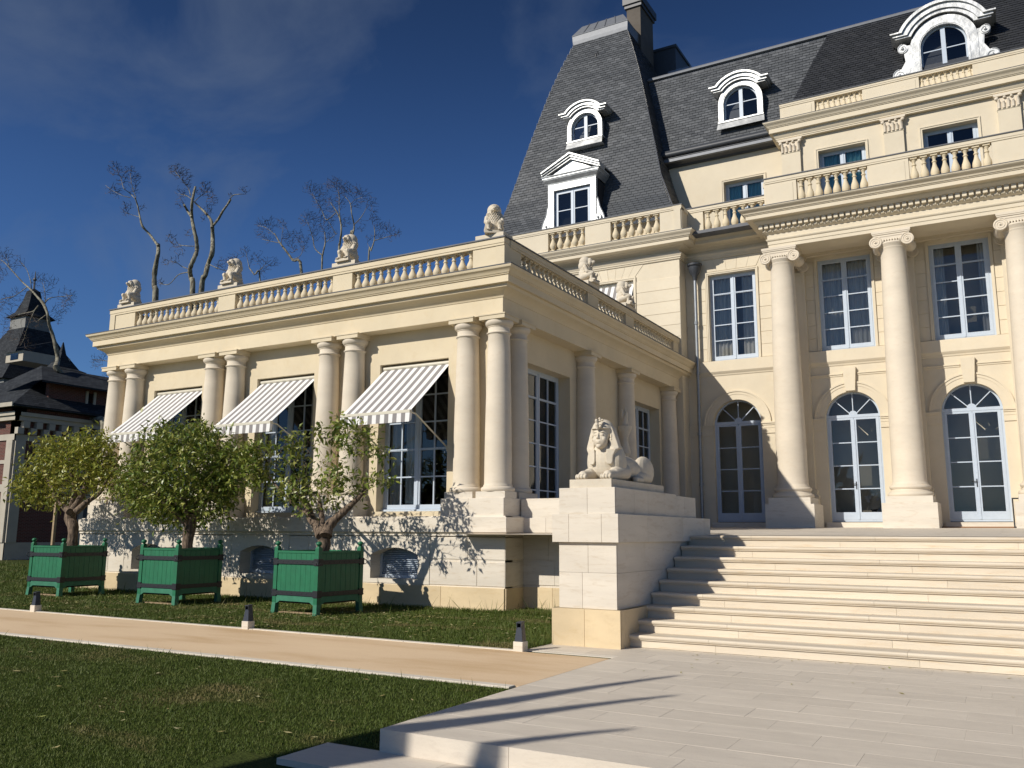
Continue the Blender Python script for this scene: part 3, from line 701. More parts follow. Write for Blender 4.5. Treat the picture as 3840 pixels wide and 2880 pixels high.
for v in VENT:
    uc = (v[0]+v[1])/2; mb = MB()
    arch_face(mb, FF(15.0), v[0]-.295, v[1]+.295, .475, 1.437, uc, arcpts(uc, 1.06, .62, 16, .15), .34, .562, d1=.014)
    part('vent_surround', mb, M['white'], pv)
    g = MB(); g.fbox(FF(15.34), uc-.62, uc-.57, -.05, .02, .562, 1.2); g.fbox(FF(15.34), uc+.57, uc+.62, -.05, .02, .562, 1.2); g.fbox(FF(15.34), uc-.57, uc+.57, -.05, .035, .562, .64, .01)
    g.fbox(FF(15.34), uc-.60, uc+.60, -.1, -.08, .56, 1.25)
    vg = part('vent_grille', g, M['paint'], pv)
    lm = MB(); F = FF(15.34)
    lm.add([fp(F, uc-.57, -.04, .028), fp(F, uc+.57, -.04, .028), fp(F, uc+.57, .015, 0), fp(F, uc-.57, .015, 0), fp(F, uc+.57, .015, .008), fp(F, uc-.57, .015, .008)], [(0, 1, 2, 3), (3, 2, 4, 5), (5, 4, 1, 0)])
    at0 = (uc, 15.34, 0); me = lm.mesh('louver', M['paint'], at0)
    for i in range(13): inst('louver', me, vg, (uc, 15.34, .655+i*.042))
# string course + cap band
path = [(XL, 27), (XL, 15), (XR, 15), (XR, 15.74)]
mb = MB(); mb.sweep(path, [(0, 1.437), (.0, 1.45), (.02, 1.46), (.024, 1.475), (.012, 1.49), (.03, 1.51), (.055, 1.53), (.062, 1.533)]); part('string_course', mb, M['white'], pv, smooth=30)
for F, a, b in ((FF(15.0-.04), XL-.055, XR+.055), (FS(XR+.04), 14.96, 15.735)):
    masonry(pv, F, a, b, [(1.534, 1.832)], [], M['white'], proud=.016, ln=1.5, gap=.003, c=.004)
mb = MB(); mb.box(XL-.04, XR+.04, 14.96, 15.6, 1.534, 1.83); mb.sweep(path, [(.054, 1.831), (.05, 1.836), (-.35, 1.852)]); part('cap_band', mb, M['white'], pv)
# walls with windows
WZ0, WZ1 = 1.98, 5.33
fh = [(b-.95, b+.95, WZ0, WZ1) for b in bays]
mb = MB(); holed(mb, FF(15.6), mir(-9.3), -9.3, 1.84, 6.06, fh, -.45, 0)
sh = [(17.0, 19.2, 1.62, 5.35), (23.45, 25.55, 1.62, 5.35)]
holed(mb, FS(-9.3), 16.05, 27.0, 1.5, 6.06, sh, -.45, 0)
mb.box(mir(-9.3), mir(-9.3)+.4, 16.05, 27, 1.5, 6.06)
for b in bays: mb.fbox(FF(15.6), b-.98, b+.98, -.25, .1, 1.853, WZ0-.001)
part('wall', mb, M['cream'], pv)
for i, b in enumerate(bays):
    window(pv, FF(15.86), b, 1.9, WZ0, WZ1, 0, 5, 2, split=2, curtains=[(.05, .22, 0, 1, 'curtain'), (.28, .47, 0, 1, 'curtain')] if i == 2 else [(.06, .2, 0, 1, 'curtain'), (.80, .95, 0, 1, 'curtain')], bottom=.10)
    q = MB(); q.fbox(FF(15.86), b-.95, b+.95, -.02, .09, WZ0, WZ0+.05, .008); part('window_sill', q, M['paint'], pv)
for (a, b, c, d) in sh: window(pv, FS(-9.62), (a+b)/2, b-a, c, d, 0, 6, 2, split=5, bottom=.3, deep=1.6)
# pairs of columns
def pav_column(parent, x, y, zb=2.355, rb=.285, rt=.232):
    mb = MB(); zt = 5.66; H = zt-zb
    prof = [(rb+.045, zb), (rb+.062, zb+.02), (rb+.068, zb+.05), (rb+.055, zb+.085), (rb+.03, zb+.10), (rb+.018, zb+.105), (rb+.018, zb+.125), (rb+.004, zb+.145)]
    for k in range(11):
        t = k/10; prof.append((rb-(rb-rt)*(t**1.7), zb+.17+(H-.2)*t))
    prof += [(rt+.012, zt-.01), (rt+.03, zt+.0), (rt+.032, zt+.02), (rt+.012, zt+.032), (rt+.002, zt+.05), (rt+.002, zt+.13), (rt+.016, zt+.14), (rt+.016, zt+.155), (rt+.035, zt+.165), (rt+.062, zt+.20), (rt+.075, zt+.235), (rt+.07, zt+.265), (rt+.06, zt+.28)]
    mb.lathe((x, y, 0), prof, 32); c = part('column', mb, M['column'], parent, smooth=40)
    q = MB(); q.box(x-.31, x+.31, y-.31, y+.31, 5.94, 6.025); q.box(x-.325, x+.325, y-.325, y+.325, 6.0255, 6.052); part('abacus', q, M['cream'], c)
    return c
CY = 15.44; CX = -9.14; colx = []
for a in (-9.135, -9.91): colx += [a, mir(a)]
colx += [-13.04, -13.82, mir(-13.04), mir(-13.82)]
for x in colx: pav_column(pv, x, CY)
for y in (16.2, 19.78, 22.45, 25.95): pav_column(pv, CX, y)
pairs = [(-9.525,), (mir(-9.525),), (-13.43,), (mir(-13.43),)]
for i, (c,) in enumerate(pairs):
    a, b = c-.79, c+.79
    if i == 0: b = -8.79
    if i == 1: a = mir(-8.79)
    mb = MB(); mb.box(a+.02, b-.02, 15.11, 15.61, 1.84, 2.215); part('column_pedestal', mb, M['white'], pv)
    masonry(pv, FF(15.10), a, b, [(1.845, 2.222)], [], M['white'], proud=.012, ln=.8, gap=.002, c=.004)
    if i != 1: masonry(pv, FS(b-.012), 15.09, 16.6 if i == 0 else 15.6, [(1.845, 2.222)], [], M['white'], proud=.012, ln=.8, gap=.002, c=.004)
    for x in [q for q in colx if a < q < b]:
        mb = MB(); mb.box(x-.345, x+.345, 15.14 if i != 0 or x < -9.5 else 15.13, 15.61, 2.223, 2.355); part('column_plinth', mb, M['white'], pv)
mb = MB(); mb.box(-9.3, -8.83, 15.8, 16.6, 2.223, 2.354); mb.box(-9.3, -8.80, 15.62, 16.6, 1.5, 2.221); part('column_plinth', mb, M['white'], pv)
for y in (19.78, 22.45, 25.95):
    mb = MB(); mb.box(-9.3, -8.80, y-.36, y+.36, 1.5, 2.221); mb.box(-9.3, -8.83, y-.33, y+.33, 2.223, 2.354); part('column_plinth', mb, M['white'], pv)
mb = MB(); mb.box(-9.3, -8.95, 26.62, 26.98, 1.5, 5.7); mb.box(-9.3, -8.92, 26.58, 26.99, 5.7, 5.78); mb.box(-9.3, -8.86, 26.55, 26.995, 5.78, 6.04); part('pilaster', mb, M['cream'], pv)
# entablature
AX, AY = -8.92, 15.22
path = [(mir(AX), 26.99), (mir(AX), AY), (AX, AY), (AX, 26.99)]
prof = [(-.40, 6.055), (0, 6.055), (0, 6.40), (.015, 6.405), (.02, 6.425), (.045, 6.46), (.10, 6.51), (.17, 6.55), (.21, 6.565), (.22, 6.59), (.225, 6.636), (.30, 6.637), (.30, 6.785), (.325, 6.79), (.33, 6.81), (.345, 6.815), (.355, 6.83), (.37, 6.86), (.40, 6.89), (.425, 6.905), (.44, 6.93), (.445, 6.958), (-.3, 6.99)]
mb = MB(); mb.sweep(path, prof); ent = part('entablature', mb, M['cream'], pv, smooth=28)
mb = MB(); mb.sweep(path, [(.2, 6.97), (.452, 6.957), (.455, 6.975), (.44, 6.982), (.0, 7.0)]); part('cornice_flashing', mb, M['lead'], pv)
mb = MB(); mb.box(mir(-9.0), -9.0, 15.3, 26.9, 6.93, 6.96); part('flat_roof', mb, M['lead'], pv)
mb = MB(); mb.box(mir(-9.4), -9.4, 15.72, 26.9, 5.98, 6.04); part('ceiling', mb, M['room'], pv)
bR = -8.89
rowp = [('p', -9.68, bR), ('b', -13.03, -9.68), ('p', -13.62, -13.03), ('b', -16.89, -13.62), ('p', -17.50, -16.89), ('b', -20.80, -17.50), ('p', mir(bR), -20.80)]
balustrade(pv, FF(15.33), rowp, 6.99, 7.55, 7.71, None, M['cream'], pitch=.222, panel=False)
rows_ = [('p', 15.22, 15.95), ('b', 15.95, 19.43), ('p', 19.43, 20.08), ('b', 20.08, 21.94), ('p', 21.94, 22.53), ('b', 22.53, 25.88), ('p', 25.88, 26.38)]
balustrade(pv, FS(-9.0), rows_, 6.992, 7.552, 7.712, None, M['cream'], pitch=.222, panel=False, u_ext=(15.45, 26.39))
balustrade(pv, FL(mir(-9.0)), [('p', -26.9, -26.2), ('b', -26.2, -15.95), ('p', -15.95, -15.2)], 6.991, 7.551, 7.711, None, M['cream'], pitch=.3, panel=False, u_ext=(-26.9, -15.45))

# awnings
def awning(uc, yw, w, zt, yf, zf, lab, grp, val=.19, n=17, arms=True):
    t = thing('striped_awning', lab, 'awning', (uc, yw, zt), grp)
    mb = MB(); a = uc-w/2
    for i in range(n):
        mb.cur = i % 2; u0, u1 = a+w*i/n, a+w*(i+1)/n; N_ = 6; P = []
        for k in range(N_+1):
            s_ = k/N_; sag = -.012*sin(pi*s_); y_, z_ = yw+(yf-yw)*s_, zt+(zf-zt)*s_+sag
            P += [(u0, y_, z_), (u1, y_, z_)]
        mb.add(P, [(2*k, 2*k+1, 2*k+3, 2*k+2) for k in range(N_)])
    part('canopy', mb, [M['awn_w'], M['awn_g']], t)
    mb = MB()
    for i in range(n):
        mb.cur = i % 2; u0, u1 = a+w*i/n, a+w*(i+1)/n; q = .006*sin(i*1.9)
        mb.add([(u0, yf-.035, zf-.05), (u1, yf-.035, zf-.05), (u1, yf-.045+q, zf-.05-val), (u0, yf-.045+.006*sin((i-1)*1.9), zf-.05-val)], [(0, 1, 2, 3)])
    for s_ in (a, a+w): mb.cur = 0; mb.add([(s_, yf-.035, zf-.05), (s_, yf+.05, zf-.045), (s_, yf+.03, zf-.1-val*.5), (s_, yf-.045, zf-.05-val)], [(0, 1, 2, 3)])
    part('valance', mb, [M['awn_w'], M['awn_g']], t)
    mb = MB(); mb.fbox(FF(yf-.0), a-.005, a+w+.005, -.04, .04, zf-.055, zf+.012, .008); part('front_bar', mb, M['cream_metal'], t)
    mb = MB(); mb.tube([(a, yw, zt+.03), (a+w, yw, zt+.03)], .05, 10); part('roller', mb, M['cream_metal'], t)
    if arms:
        for s_ in (a+.03, a+w-.03):
            mb = MB(); mb.tube([(s_, yf+.03, zf-.03), (s_, yf+.22, zf-.05), (s_, yw+.02, zf-.66)], .018, 6); mb.lathe((s_, yw+.04, zf-.72), [(.05, 0), (.05, .1)], 8); part('arm', mb, M['cream_metal'], t)
G = 'striped awnings over the pavilion windows'
awning(bays[2]-.01, 15.72, 1.84, 5.22, 14.30, 4.0, 'grey and white striped awning nearest the pavilion corner column', G)
awning(bays[1], 15.72, 1.84, 5.22, 14.30, 4.0, 'middle grey and white striped awning of the pavilion front', G)
awning(bays[0], 15.72, 1.84, 5.22, 14.30, 4.0, 'grey and white striped awning at the far left end of the pavilion', G)

# ================================================================= MANOR HOUSE
mh = thing('manor_house', 'large cream stone mansion with giant ionic columns and slate mansard roofs', 'building', (-5, 27, 0))
YF, YB, XB, XC = 27.0, 26.4, -8.8, -5.72
BAYS = [-7.27, -3.86, -.745, 2.37]; COLX = [-5.42, -2.336, .75, 3.84]
AZ0, ASP, AR = 1.88, 4.95, .76
us = [XB, -5.9, -2.3, .8, 4.0]
mb = MB()
for i, b in enumerate(BAYS):
    u0 = [XB, -5.42, -2.336, .75][i]; u1 = [-5.42, -2.336, .75, 3.84][i]
    arch_face(mb, FF(YF), u0, u1, 1.4, 6.35, b, arcpts(b, ASP, AR), .32, AZ0)
    q = MB(); q.fbox(FF(YF), b-AR-.1, b+AR+.1, -.1, .16, 1.45, AZ0-.001); part('threshold', q, M['white'], mh)
wins = [(b-.77, b+.77, 7.0, 9.87) for b in BAYS]
holed(mb, FF(YF), XB, 3.84, 6.35, 10.45, wins, -.35, 0)
mb.box(3.84, 7, YF, YF+.35, 1.4, 10.45)
bw = [(-11.97, -10.40, 7.0, 9.91)]
holed(mb, FF(YB), -16.7, XB, 6.9, 10.45, bw, -.35, 0)
mb.fbox(FS(XB), YB+.35, YF, -.35, 0, 1.4, 10.45)
mb.fbox(FS(XB), YB+.0, YB+.35, -.35, 0, 1.4, 6.9)
part('wall', mb, M['wall'], mh)
# rusticated courses of the first floor
crs = [(7.0+i*.403, 7.0+(i+1)*.403) for i in range(7)]+[(9.821, 10.395)]
for k, b in enumerate(BAYS[:3]):
    a0 = [XB+.001, -5.42, -2.336][k]; a1 = [-5.42, -2.336, .75][k]
    sw = .0 if k == 0 else .0
    masonry(mh, FF(YF), a0+(.0 if k == 0 else .42), a1-.42, crs[:7], [(b-.86, b+.86, 6.9, 9.97)], M['wall'], proud=.014, ln=2, gap=.012, c=.006)
    pz = 9.985; n = 5; R = 3.2
    for j in range(n):      # voussoirs of the flat arch
        f0, f1 = -1+2*j/n, -1+2*(j+1)/n; q = MB(); e = .004
        q.prism(FF(YF), [(b+.80*f0+e, pz), (b+.80*f1-e, pz), (b+1.0*f1-e, 10.39), (b+1.0*f0+e, 10.39)], -.01, .014); part('voussoir', q, M['wall'], mh)
    q = MB(); d = .03                   # moulded surround
    for (i0, i1, dd) in ((.77, .81, .035), (.81, .85, .05)):
        q.fbox(FF(YF), b-i1, b-i0, -.002, dd, 7.0, 9.87+i1-.77); q.fbox(FF(YF), b+i0, b+i1, -.002, dd, 7.0, 9.87+i1-.77); q.fbox(FF(YF), b-i0, b+i0, -.002, dd, 9.87+i0-.77, 9.87+i1-.77)
    part('window_surround', q, M['wall'], mh)
masonry(mh, FF(YB), -15.5, XB, crs[:7], [(-12.06, -10.31, 6.9, 9.97)], M['wall'], proud=.014, ln=3, gap=.012, c=.006)
for j in range(7):
    f0, f1 = -1+2*j/7, -1+2*(j+1)/7; b = -11.185; q = MB(); e = .004
    q.prism(FF(YB), [(b+.82*f0+e, 9.985), (b+.82*f1-e, 9.985), (b+1.15*f1-e, 10.39), (b+1.15*f0+e, 10.39)], -.01, .014); part('voussoir', q, M['wall'], mh)
q = MB(); b = -11.185
for i0, i1, dd in ((.785, .83, .035), (.83, .87, .05)):
    q.fbox(FF(YB), b-i1, b-i0, -.002, dd, 7.0, 9.91+i1-.785); q.fbox(FF(YB), b+i0, b+i1, -.002, dd, 7.0, 9.91+i1-.785); q.fbox(FF(YB), b-i0, b+i0, -.002, dd, 9.91+i0-.785, 9.91+i1-.785)
part('window_surround', q, M['wall'], mh)
cl = [('curtain', .03, .97), ('curtain', .06, .94), ('curtain', .0, 0)]
window(mh, FF(YF+.17), BAYS[0], 1.54, 7.0, 9.87, 0, 5, 1, split=4, curtains=[(.04, .42, 0, 1, 'curtain'), (.66, .96, 0, 1, 'curtain')])
window(mh, FF(YF+.17), BAYS[1], 1.54, 7.0, 9.87, 0, 5, 1, split=4, curtains=[(.04, .96, 0, 1, 'curtain')])
window(mh, FF(YF+.17), BAYS[2], 1.54, 7.0, 9.87, 0, 5, 1, split=4, curtains=[(.04, .24, 0, 1, 'curtain'), (.80, .96, 0, 1, 'curtain')])
window(mh, FF(YF+.17), BAYS[3], 1.54, 7.0, 9.87, 0, 5, 1, split=4)
window(mh, FF(YB+.17), -11.185, 1.57, 7.0, 9.91, 0, 5, 1, split=4)
for i, b in enumerate(BAYS):
    dr = window(mh, FF(YF+.17), b, 2*AR, AZ0+.02, ASP+AR, 0, 4, 1, arch=AR, name='glazed_door', handle=i >= 1, bottom=.22, deep=3.2)
awning(-11.185, YB+.12, 1.5, 9.83, YB-.62, 8.35, 'striped awning over the upper window behind the pavilion roof', None, n=13, arms=False)
# sill band, string line, archivolts, keystones, imposts
SEG = [(XB, -5.84), (-5.0, -2.76), (-1.92, .33), (1.17, 3.4)]
for i, (a, b) in enumerate(SEG):
    mb = MB(); mb.sweep([(a, YF), (b, YF)], [(0, 6.50), (.02, 6.52), (.03, 6.56), (.06, 6.60), (.085, 6.64), (.085, 6.985), (0, 7.0)]); part('sill_band', mb, M['wall'], mh)
    c = BAYS[i]; mb = MB()
    for (p, q) in ((a, c-.20), (c+.20, b)): mb.sweep([(p, YF), (q, YF)], [(0, 6.17), (.02, 6.19), (.02, 6.225), (.045, 6.235), (.045, 6.26), (0, 6.275)])
    if i: part('string_line', mb, M['wall'], mh)
    mb = MB(); mb.ring(FF(YF), c, ASP, AR+.0, AR+.17, .0, pi, -.005, .018, 32); mb.ring(FF(YF), c, ASP, AR+.17, AR+.25, 0, pi, -.005, .032, 32); mb.ring(FF(YF), c, ASP, AR+.25, AR+.30, 0, pi, -.005, .055, 32); part('archivolt', mb, M['wall'], mh)
    if i:
        mb = MB(); F = FF(YF)
        P = [(c-.135, 5.72), (c+.135, 5.72), (c+.185, 6.42), (c-.185, 6.42)]; mb.prism(F, P, -.005, .13); part('keystone', mb, M['wall'], mh)
    for (p, q) in ((a, c-AR-.001), (c+AR+.001, b)):
        mb = MB(); mb.fbox(FF(YF), p, q, -.002, .03, 4.60, 4.76); mb.fbox(FF(YF), p, q, -.002, .04, 4.7605, 4.85); mb.fbox(FF(YF), p, q, -.002, .06, 4.8505, 4.90); mb.fbox(FF(YF), p, q, -.002, .085, 4.9005, 4.95)
        part('impost', mb, M['wall'], mh)
    F = FF(YF)
# giant ionic columns and their pilasters
def spiral(mb, F, uc, zc, d, r0, sgn, turns=2.6, n=60, th=.018):
    pts = []
    for i in range(n+1):
        t = i/n; a = pi/2+sgn*(-t)*turns*2*pi; r = r0*(1-t)**.9+.022; pts.append(fp(F, uc+r*cos(a), d, zc+r*sin(a)))
    mb.tube(pts, [th*(1-.55*i/n) for i in range(n+1)], 5)
def ionic(parent, x, full=True):
    yc = 25.85; zp = 1.66
    if full:
        mb = MB(); mb.box(x-.675, x+.675, 25.24, 26.55, zp, 2.37); mb.box(x-.575, x+.575, 25.27, 26.42, 2.3705, 2.55); part('column_plinth', mb, M['white'], parent)
        rb, rt, z0, z1 = .432, .335, 2.55, 9.50
        prof = [(rb+.12, z0), (rb+.138, z0+.02), (rb+.142, z0+.055), (rb+.13, z0+.095), (rb+.105, z0+.115), (rb+.085, z0+.12), (rb+.085, z0+.135), (rb+.055, z0+.155), (rb+.05, z0+.185), (rb+.075, z0+.205), (rb+.075, z0+.218), (rb+.088, z0+.23), (rb+.092, z0+.26), (rb+.075, z0+.29), (rb+.05, z0+.30), (rb+.035, z0+.305), (rb+.035, z0+.325), (rb+.01, z0+.36)]
        for k in range(15):
            t = k/14; prof.append((rb-(rb-rt)*t**1.55, z0+.40+(z1-.06-z0-.40)*t))
        prof += [(rt+.02, z1-.02), (rt+.03, z1), (rt+.028, z1+.015), (rt+.03, z1+.02), (rt+.055, z1+.06), (rt+.085, z1+.11), (rt+.08, z1+.15)]
        mb.v = []; mb = MB(); mb.lathe((x, yc, 0), prof, 48); c = part('column', mb, M['column'], parent, smooth=38)
        F = FF(yc-.37); zc = 9.66; dy = .74
    else:
        F = FF(YF-.19); zc = 9.66; dy = .2; c = parent
    q = MB(); R = .165; off = .415
    for sg in (-1, 1):
        q.ring(F, x+sg*off, zc, .001, R, 0, 2*pi, -.06, 0, 24)
        spiral(q, F, x+sg*off, zc, .002, R-.012, -sg)
        q.ball(fp(F, x+sg*off, .01, zc), .03, 8, 6)
        if full:
            q.ring(F, x+sg*off, zc, .001, R, 0, 2*pi, -dy, -dy+.06, 20)
            prof_ = [(R*.97, 0), (R*.80, .12), (R*.62, .25), (R*.58, .31), (R*.62, .37), (R*.80, .5), (R*.97, .62)]
            P = []; n = 16
            for r, t in prof_:
                for i in range(n): a = 2*pi*i/n; P.append(fp(F, x+sg*off+r*cos(a), -.06-t, zc+r*sin(a)))
            q.add(P, [(j*n+i, j*n+(i+1) % n, (j+1)*n+(i+1) % n, (j+1)*n+i) for j in range(len(prof_)-1) for i in range(n)])
    # canalis band, egg moulding
    q.fbox(F, x-off, x+off, -.10, -.005, zc+.045, zc+.165)
    q.fbox(F, x-off, x+off, -.10, .008, zc+.142, zc+.165)
    for i in range(7 if full else 5):
        u = x-.21+.42*i/(6 if full else 4); q.ball(fp(F, u, -.01, zc+.02), (.026, .03, .05), 8, 6)
    if full: q.fbox(F, x-.27, x+.27, -dy+.05, -.05, zc-.02, zc+.15)
    a = .47
    q.fbox(F, x-a, x+a, -dy-.03 if full else -.15, .0, zc+.167, zc+.205); q.fbox(F, x-a-.02, x+a+.02, -dy-.05 if full else -.15, .022, zc+.2055, zc+.245); q.fbox(F, x-a-.035, x+a+.035, -dy-.06 if full else -.15, .035, zc+.2455, 9.978 if full else 9.95)
    part('capital', q, M['column'], c, smooth=35)
for x in COLX: ionic(mh, x)
for x in COLX:
    q = MB(); q.fbox(FF(YF), x-.44, x+.44, -.01, .17, 2.7, 9.5); q.fbox(FF(YF), x-.36, x+.36, .17, .185, 2.85, 9.4)
    q.fbox(FF(YF), x-.56, x+.56, -.01, .42, 1.5, 2.372); q.fbox(FF(YF), x-.53, x+.53, -.01, .32, 2.3725, 2.55)
    q.sweep([(x-.44, YF), (x-.44, YF-.17), (x+.44, YF-.17), (x+.44, YF)], [(0, 2.55), (.09, 2.56), (.10, 2.62), (.08, 2.67), (.045, 2.69), (.04, 2.74), (.06, 2.77), (.06, 2.81), (.02, 2.85), (0, 2.86)])
    pl = part('pilaster', q, M['wall'], mh); ionic(pl, x, False)
# portico entablature
PY = 25.52
pth = [(XC, YF+.1), (XC, PY), (7, PY)]
pr1 = [(-.66, 9.985), (-.66, 9.98), (0, 9.98), (0, 10.085), (.018, 10.087), (.018, 10.19), (.035, 10.195), (.05, 10.21), (.06, 10.235), (.06, 10.25), (.022, 10.255), (.022, 10.40), (.04, 10.405), (.07, 10.43), (.10, 10.455), (.10, 10.515), (.13, 10.52), (.13, 10.66), (.25, 10.665), (.27, 10.68), (.29, 10.71), (.33, 10.74), (.34, 10.785), (.52, 10.79), (.52, 10.905), (.545, 10.91), (.55, 10.93), (.575, 10.94), (.59, 10.975), (.63, 11.01), (.665, 11.03), (.69, 11.055), (.70, 11.085), (-.2, 11.13)]
mb = MB(); mb.sweep(pth, pr1); pe = part('portico_entablature', mb, M['wall'], mh, smooth=25)
mb = MB(); mb.sweep(pth, [(.3, 11.1), (.705, 11.083), (.708, 11.1), (.3, 11.118)]); part('cornice_flashing', mb, M['lead'], pe)
mb = MB(); mb.box(XC+.6, 7, PY+.6, YF, 10.05, 10.12); mb.box(XC+.0, XC+.62, PY+.6, YF, 9.98, 10.1)
for i in range(3):
    a, b = COLX[i]+.45, COLX[i+1]-.45; mb.box(a, b, PY+.68, YF-.12, 10.03, 10.055)
part('portico_soffit', mb, M['wall'], pe)
mb = MB(); mb.box(XC, 7, YF-.20, YF, 9.955, 10.2); mb.box(XC, 7, YF-.24, YF, 10.0, 10.05); part('inner_beam', mb, M['wall'], pe)
pit = .165
d1 = MB(); d1.box(-.055, .055, -.005, .10, 0, .118); m1 = d1.mesh('dentil', M['wall'])
d2 = MB(); d2.box(-.04, .04, 0, .045, 0, .055); d2.box(-.03, .03, -.012, .0, .01, .045); m2 = d2.mesh('small_dentil', M['wall'])
x = XC-.16
while x < 2.6:
    inst('dentil', m1, pe, (x, PY-.235, 10.538)); inst('small_dentil', m2, pe, (x+.08, PY-.145, 10.458)); x += pit
y = PY-.08
while y < YF-.2: inst('dentil', m1, pe, (XC-.235, y, 10.538), rz=-pi/2); y += pit
# side wings entablature
wp = [(-16.7, 34), (-16.7, YB), (XB, YB), (XB, YF), (XC+.01, YF)]
pr2 = [(0, 10.40), (.04, 10.402), (.05, 10.42), (.05, 10.455), (.075, 10.46), (.08, 10.50), (.105, 10.53), (.12, 10.56), (.12, 10.59), (.02, 10.595), (.02, 10.70), (.05, 10.705), (.07, 10.73), (.14, 10.77), (.22, 10.79), (.24, 10.82), (.50, 10.822), (.50, 10.935), (.53, 10.94), (.54, 10.965), (.565, 10.975), (.58, 11.01), (.61, 11.05), (.645, 11.075), (.665, 11.105), (.67, 11.14), (-.2, 11.18)]
mb = MB(); mb.sweep(wp, pr2); we = part('wing_entablature', mb, M['wall'], mh, smooth=25)
mb = MB(); mb.sweep(wp, [(.3, 11.155), (.675, 11.138), (.678, 11.155), (.3, 11.17)]); part('cornice_flashing', mb, M['lead'], we)
# balustrades of the first roof line
bb = balustrade(mh, FF(26.2), [('p', -9.32, -8.57), ('b', -11.08, -9.32), ('p', -12.03, -11.08), ('b', -13.46, -12.03), ('p', -14.79, -13.46), ('b', -16.3, -14.79), ('p', -16.75, -16.3)], 11.2, 11.97, 12.11, None, M['wall'], pitch=.285, k=1.25, panel=False)
mb = MB(); mb.box(-8.83, -8.60, 26.05, 27.02, 11.15, 11.97); mb.box(-8.86, -8.57, 26.05, 27.05, 11.97, 12.112); mb.box(-16.7, -8.62, 26.5, 26.6, 11.15, 11.9); part('balustrade_return', mb, M['wall'], mh)
balustrade(mh, FF(26.9), [('p', -8.6, -8.08), ('b', -8.08, -6.05), ('p', -6.05, XC)], 11.2, 12.03, 12.17, None, M['wall'], pitch=.285, k=1.25, panel=False)
balustrade(mh, FF(25.60), [('p', -5.74, -4.82), ('b', -4.82, -2.83), ('p', -2.83, -1.75), ('b', -1.75, .31), ('p', .31, 1.25), ('b', 1.25, 3.3), ('p', 3.3, 4.4)], 11.12, 12.0, 12.15, None, M['wall'], pitch=.252, k=1.2)
mb = MB(); mb.box(XC-.1, XC+.1, 25.7, 27, 11.12, 12.0); mb.box(XC-.13, XC+.13, 25.7, 27, 12.0, 12.15); part('balustrade_return', mb, M['wall'], mh)
mb = MB(); mb.box(-16.7, 7, 26.0, 29.2, 11.0, 11.10); mb.box(XC, 7, 25.7, 28.2, 11.05, 11.12); part('balcony_floor', mb, M['lead'], mh)
# second floor walls
YU, YW = 28.1, 29.15
uw = [(-4.57, -3.13, 11.45, 13.87), (-1.475, .03, 11.45, 13.88), (1.64, 3.1, 11.45, 13.88)]
mb = MB(); holed(mb, FF(YU), XC, 6, 11.05, 14.5, uw, -.35, 0); mb.box(XC, XC+.3, YU+.35, 30.5, 11.05, 14.5)
holed(mb, FF(YW), -14, XC, 11.05, 14.82, [(-8.0, -6.59, 11.45, 13.88)], -.35, 0); part('upper_wall', mb, M['wall'], mh)
for (a, b, c, d) in uw+[(-8.0, -6.59, 11.45, 13.88)]:
    Y_ = YU if a > -5 else YW; q = MB(); F = FF(Y_)
    for i0, i1, dd in ((0, .05, .02), (.05, .08, .04)):
        q.fbox(F, a-i1, a-i0, -.002, dd, 11.4, d+i1); q.fbox(F, b+i0, b+i1, -.002, dd, 11.4, d+i1); q.fbox(F, a-i0, b+i0, -.002, dd, d+i0, d+i1)
    part('window_surround', q, M['wall'], mh)
    window(mh, FF(Y_+.24), (a+b)/2, b-a, c, d, 0, 3, 1, split=2, curtains=[(.06, .42, 0, 1, 'teal'), (.55, .94, 0, 1, 'teal')] if a < -3 else [], deep=1.5)
def up_pil(x0, x1):
    q = MB(); F = FF(YU); q.fbox(F, x0, x1, -.01, .12, 11.1, 13.96); q.fbox(F, x0-.01, x1+.01, .0, .135, 13.961, 13.995)
    p = part('upper_pilaster', q, M['wall'], mh); q = MB(); w = x1-x0; c = (x0+x1)/2
    q.fbox(F, x0+.01, x1-.01, 0, .125, 13.996, 14.36)
    n = 5
    for i in range(n):
        u = x0+.05+(w-.1)*i/(n-1); h = .26 if i % 2 == 0 else .2
        pts = [fp(F, u, .13, 14.0), fp(F, u, .145, 14.0+h*.6), fp(F, u, .18, 14.0+h*.9), fp(F, u, .21, 14.0+h)]; q.tube(pts, [.05, .048, .036, .022], 6)
    for sg in (-1, 1):
        q.ball(fp(F, c+sg*(w/2+.0), .17, 14.31), (.06, .05, .055), 10, 8); q.ball(fp(F, c+sg*.09, .15, 14.33), (.045, .05, .045), 8, 6)
    q.prism(F, [(x0-.06, 14.37), (x1+.06, 14.37), (x1+.10, 14.45), (x0-.10, 14.45)], 0, .19)
    part('leaf_capital', q, M['column'], p, smooth=40)
for x0, x1 in ((-5.715, -5.11), (-2.565, -1.99), (.575, 1.17), (3.7, 4.3)): up_pil(x0, x1)
ppu = [(XC, 29.6), (XC, YU), (6, YU)]
pr3 = [(0, 14.452), (.13, 14.453), (.13, 14.49), (.15, 14.50), (.15, 14.53), (.17, 14.55), (.20, 14.60), (.22, 14.64), (.23, 14.678), (.28, 14.68), (.30, 14.685), (.32, 14.69), (.32, 14.85), (.345, 14.855), (.35, 14.875), (.37, 14.885), (.385, 14.92), (.42, 14.96), (.455, 14.985), (.475, 15.01), (.48, 15.045), (-.2, 15.09)]
mb = MB(); mb.sweep(ppu, pr3); ue = part('upper_entablature', mb, M['wall'], mh, smooth=25)
mb = MB(); mb.sweep(ppu, [(.2, 15.06), (.485, 15.043), (.488, 15.06), (.2, 15.075)]); part('cornice_flashing', mb, M['lead'], ue)
PB = 28.12
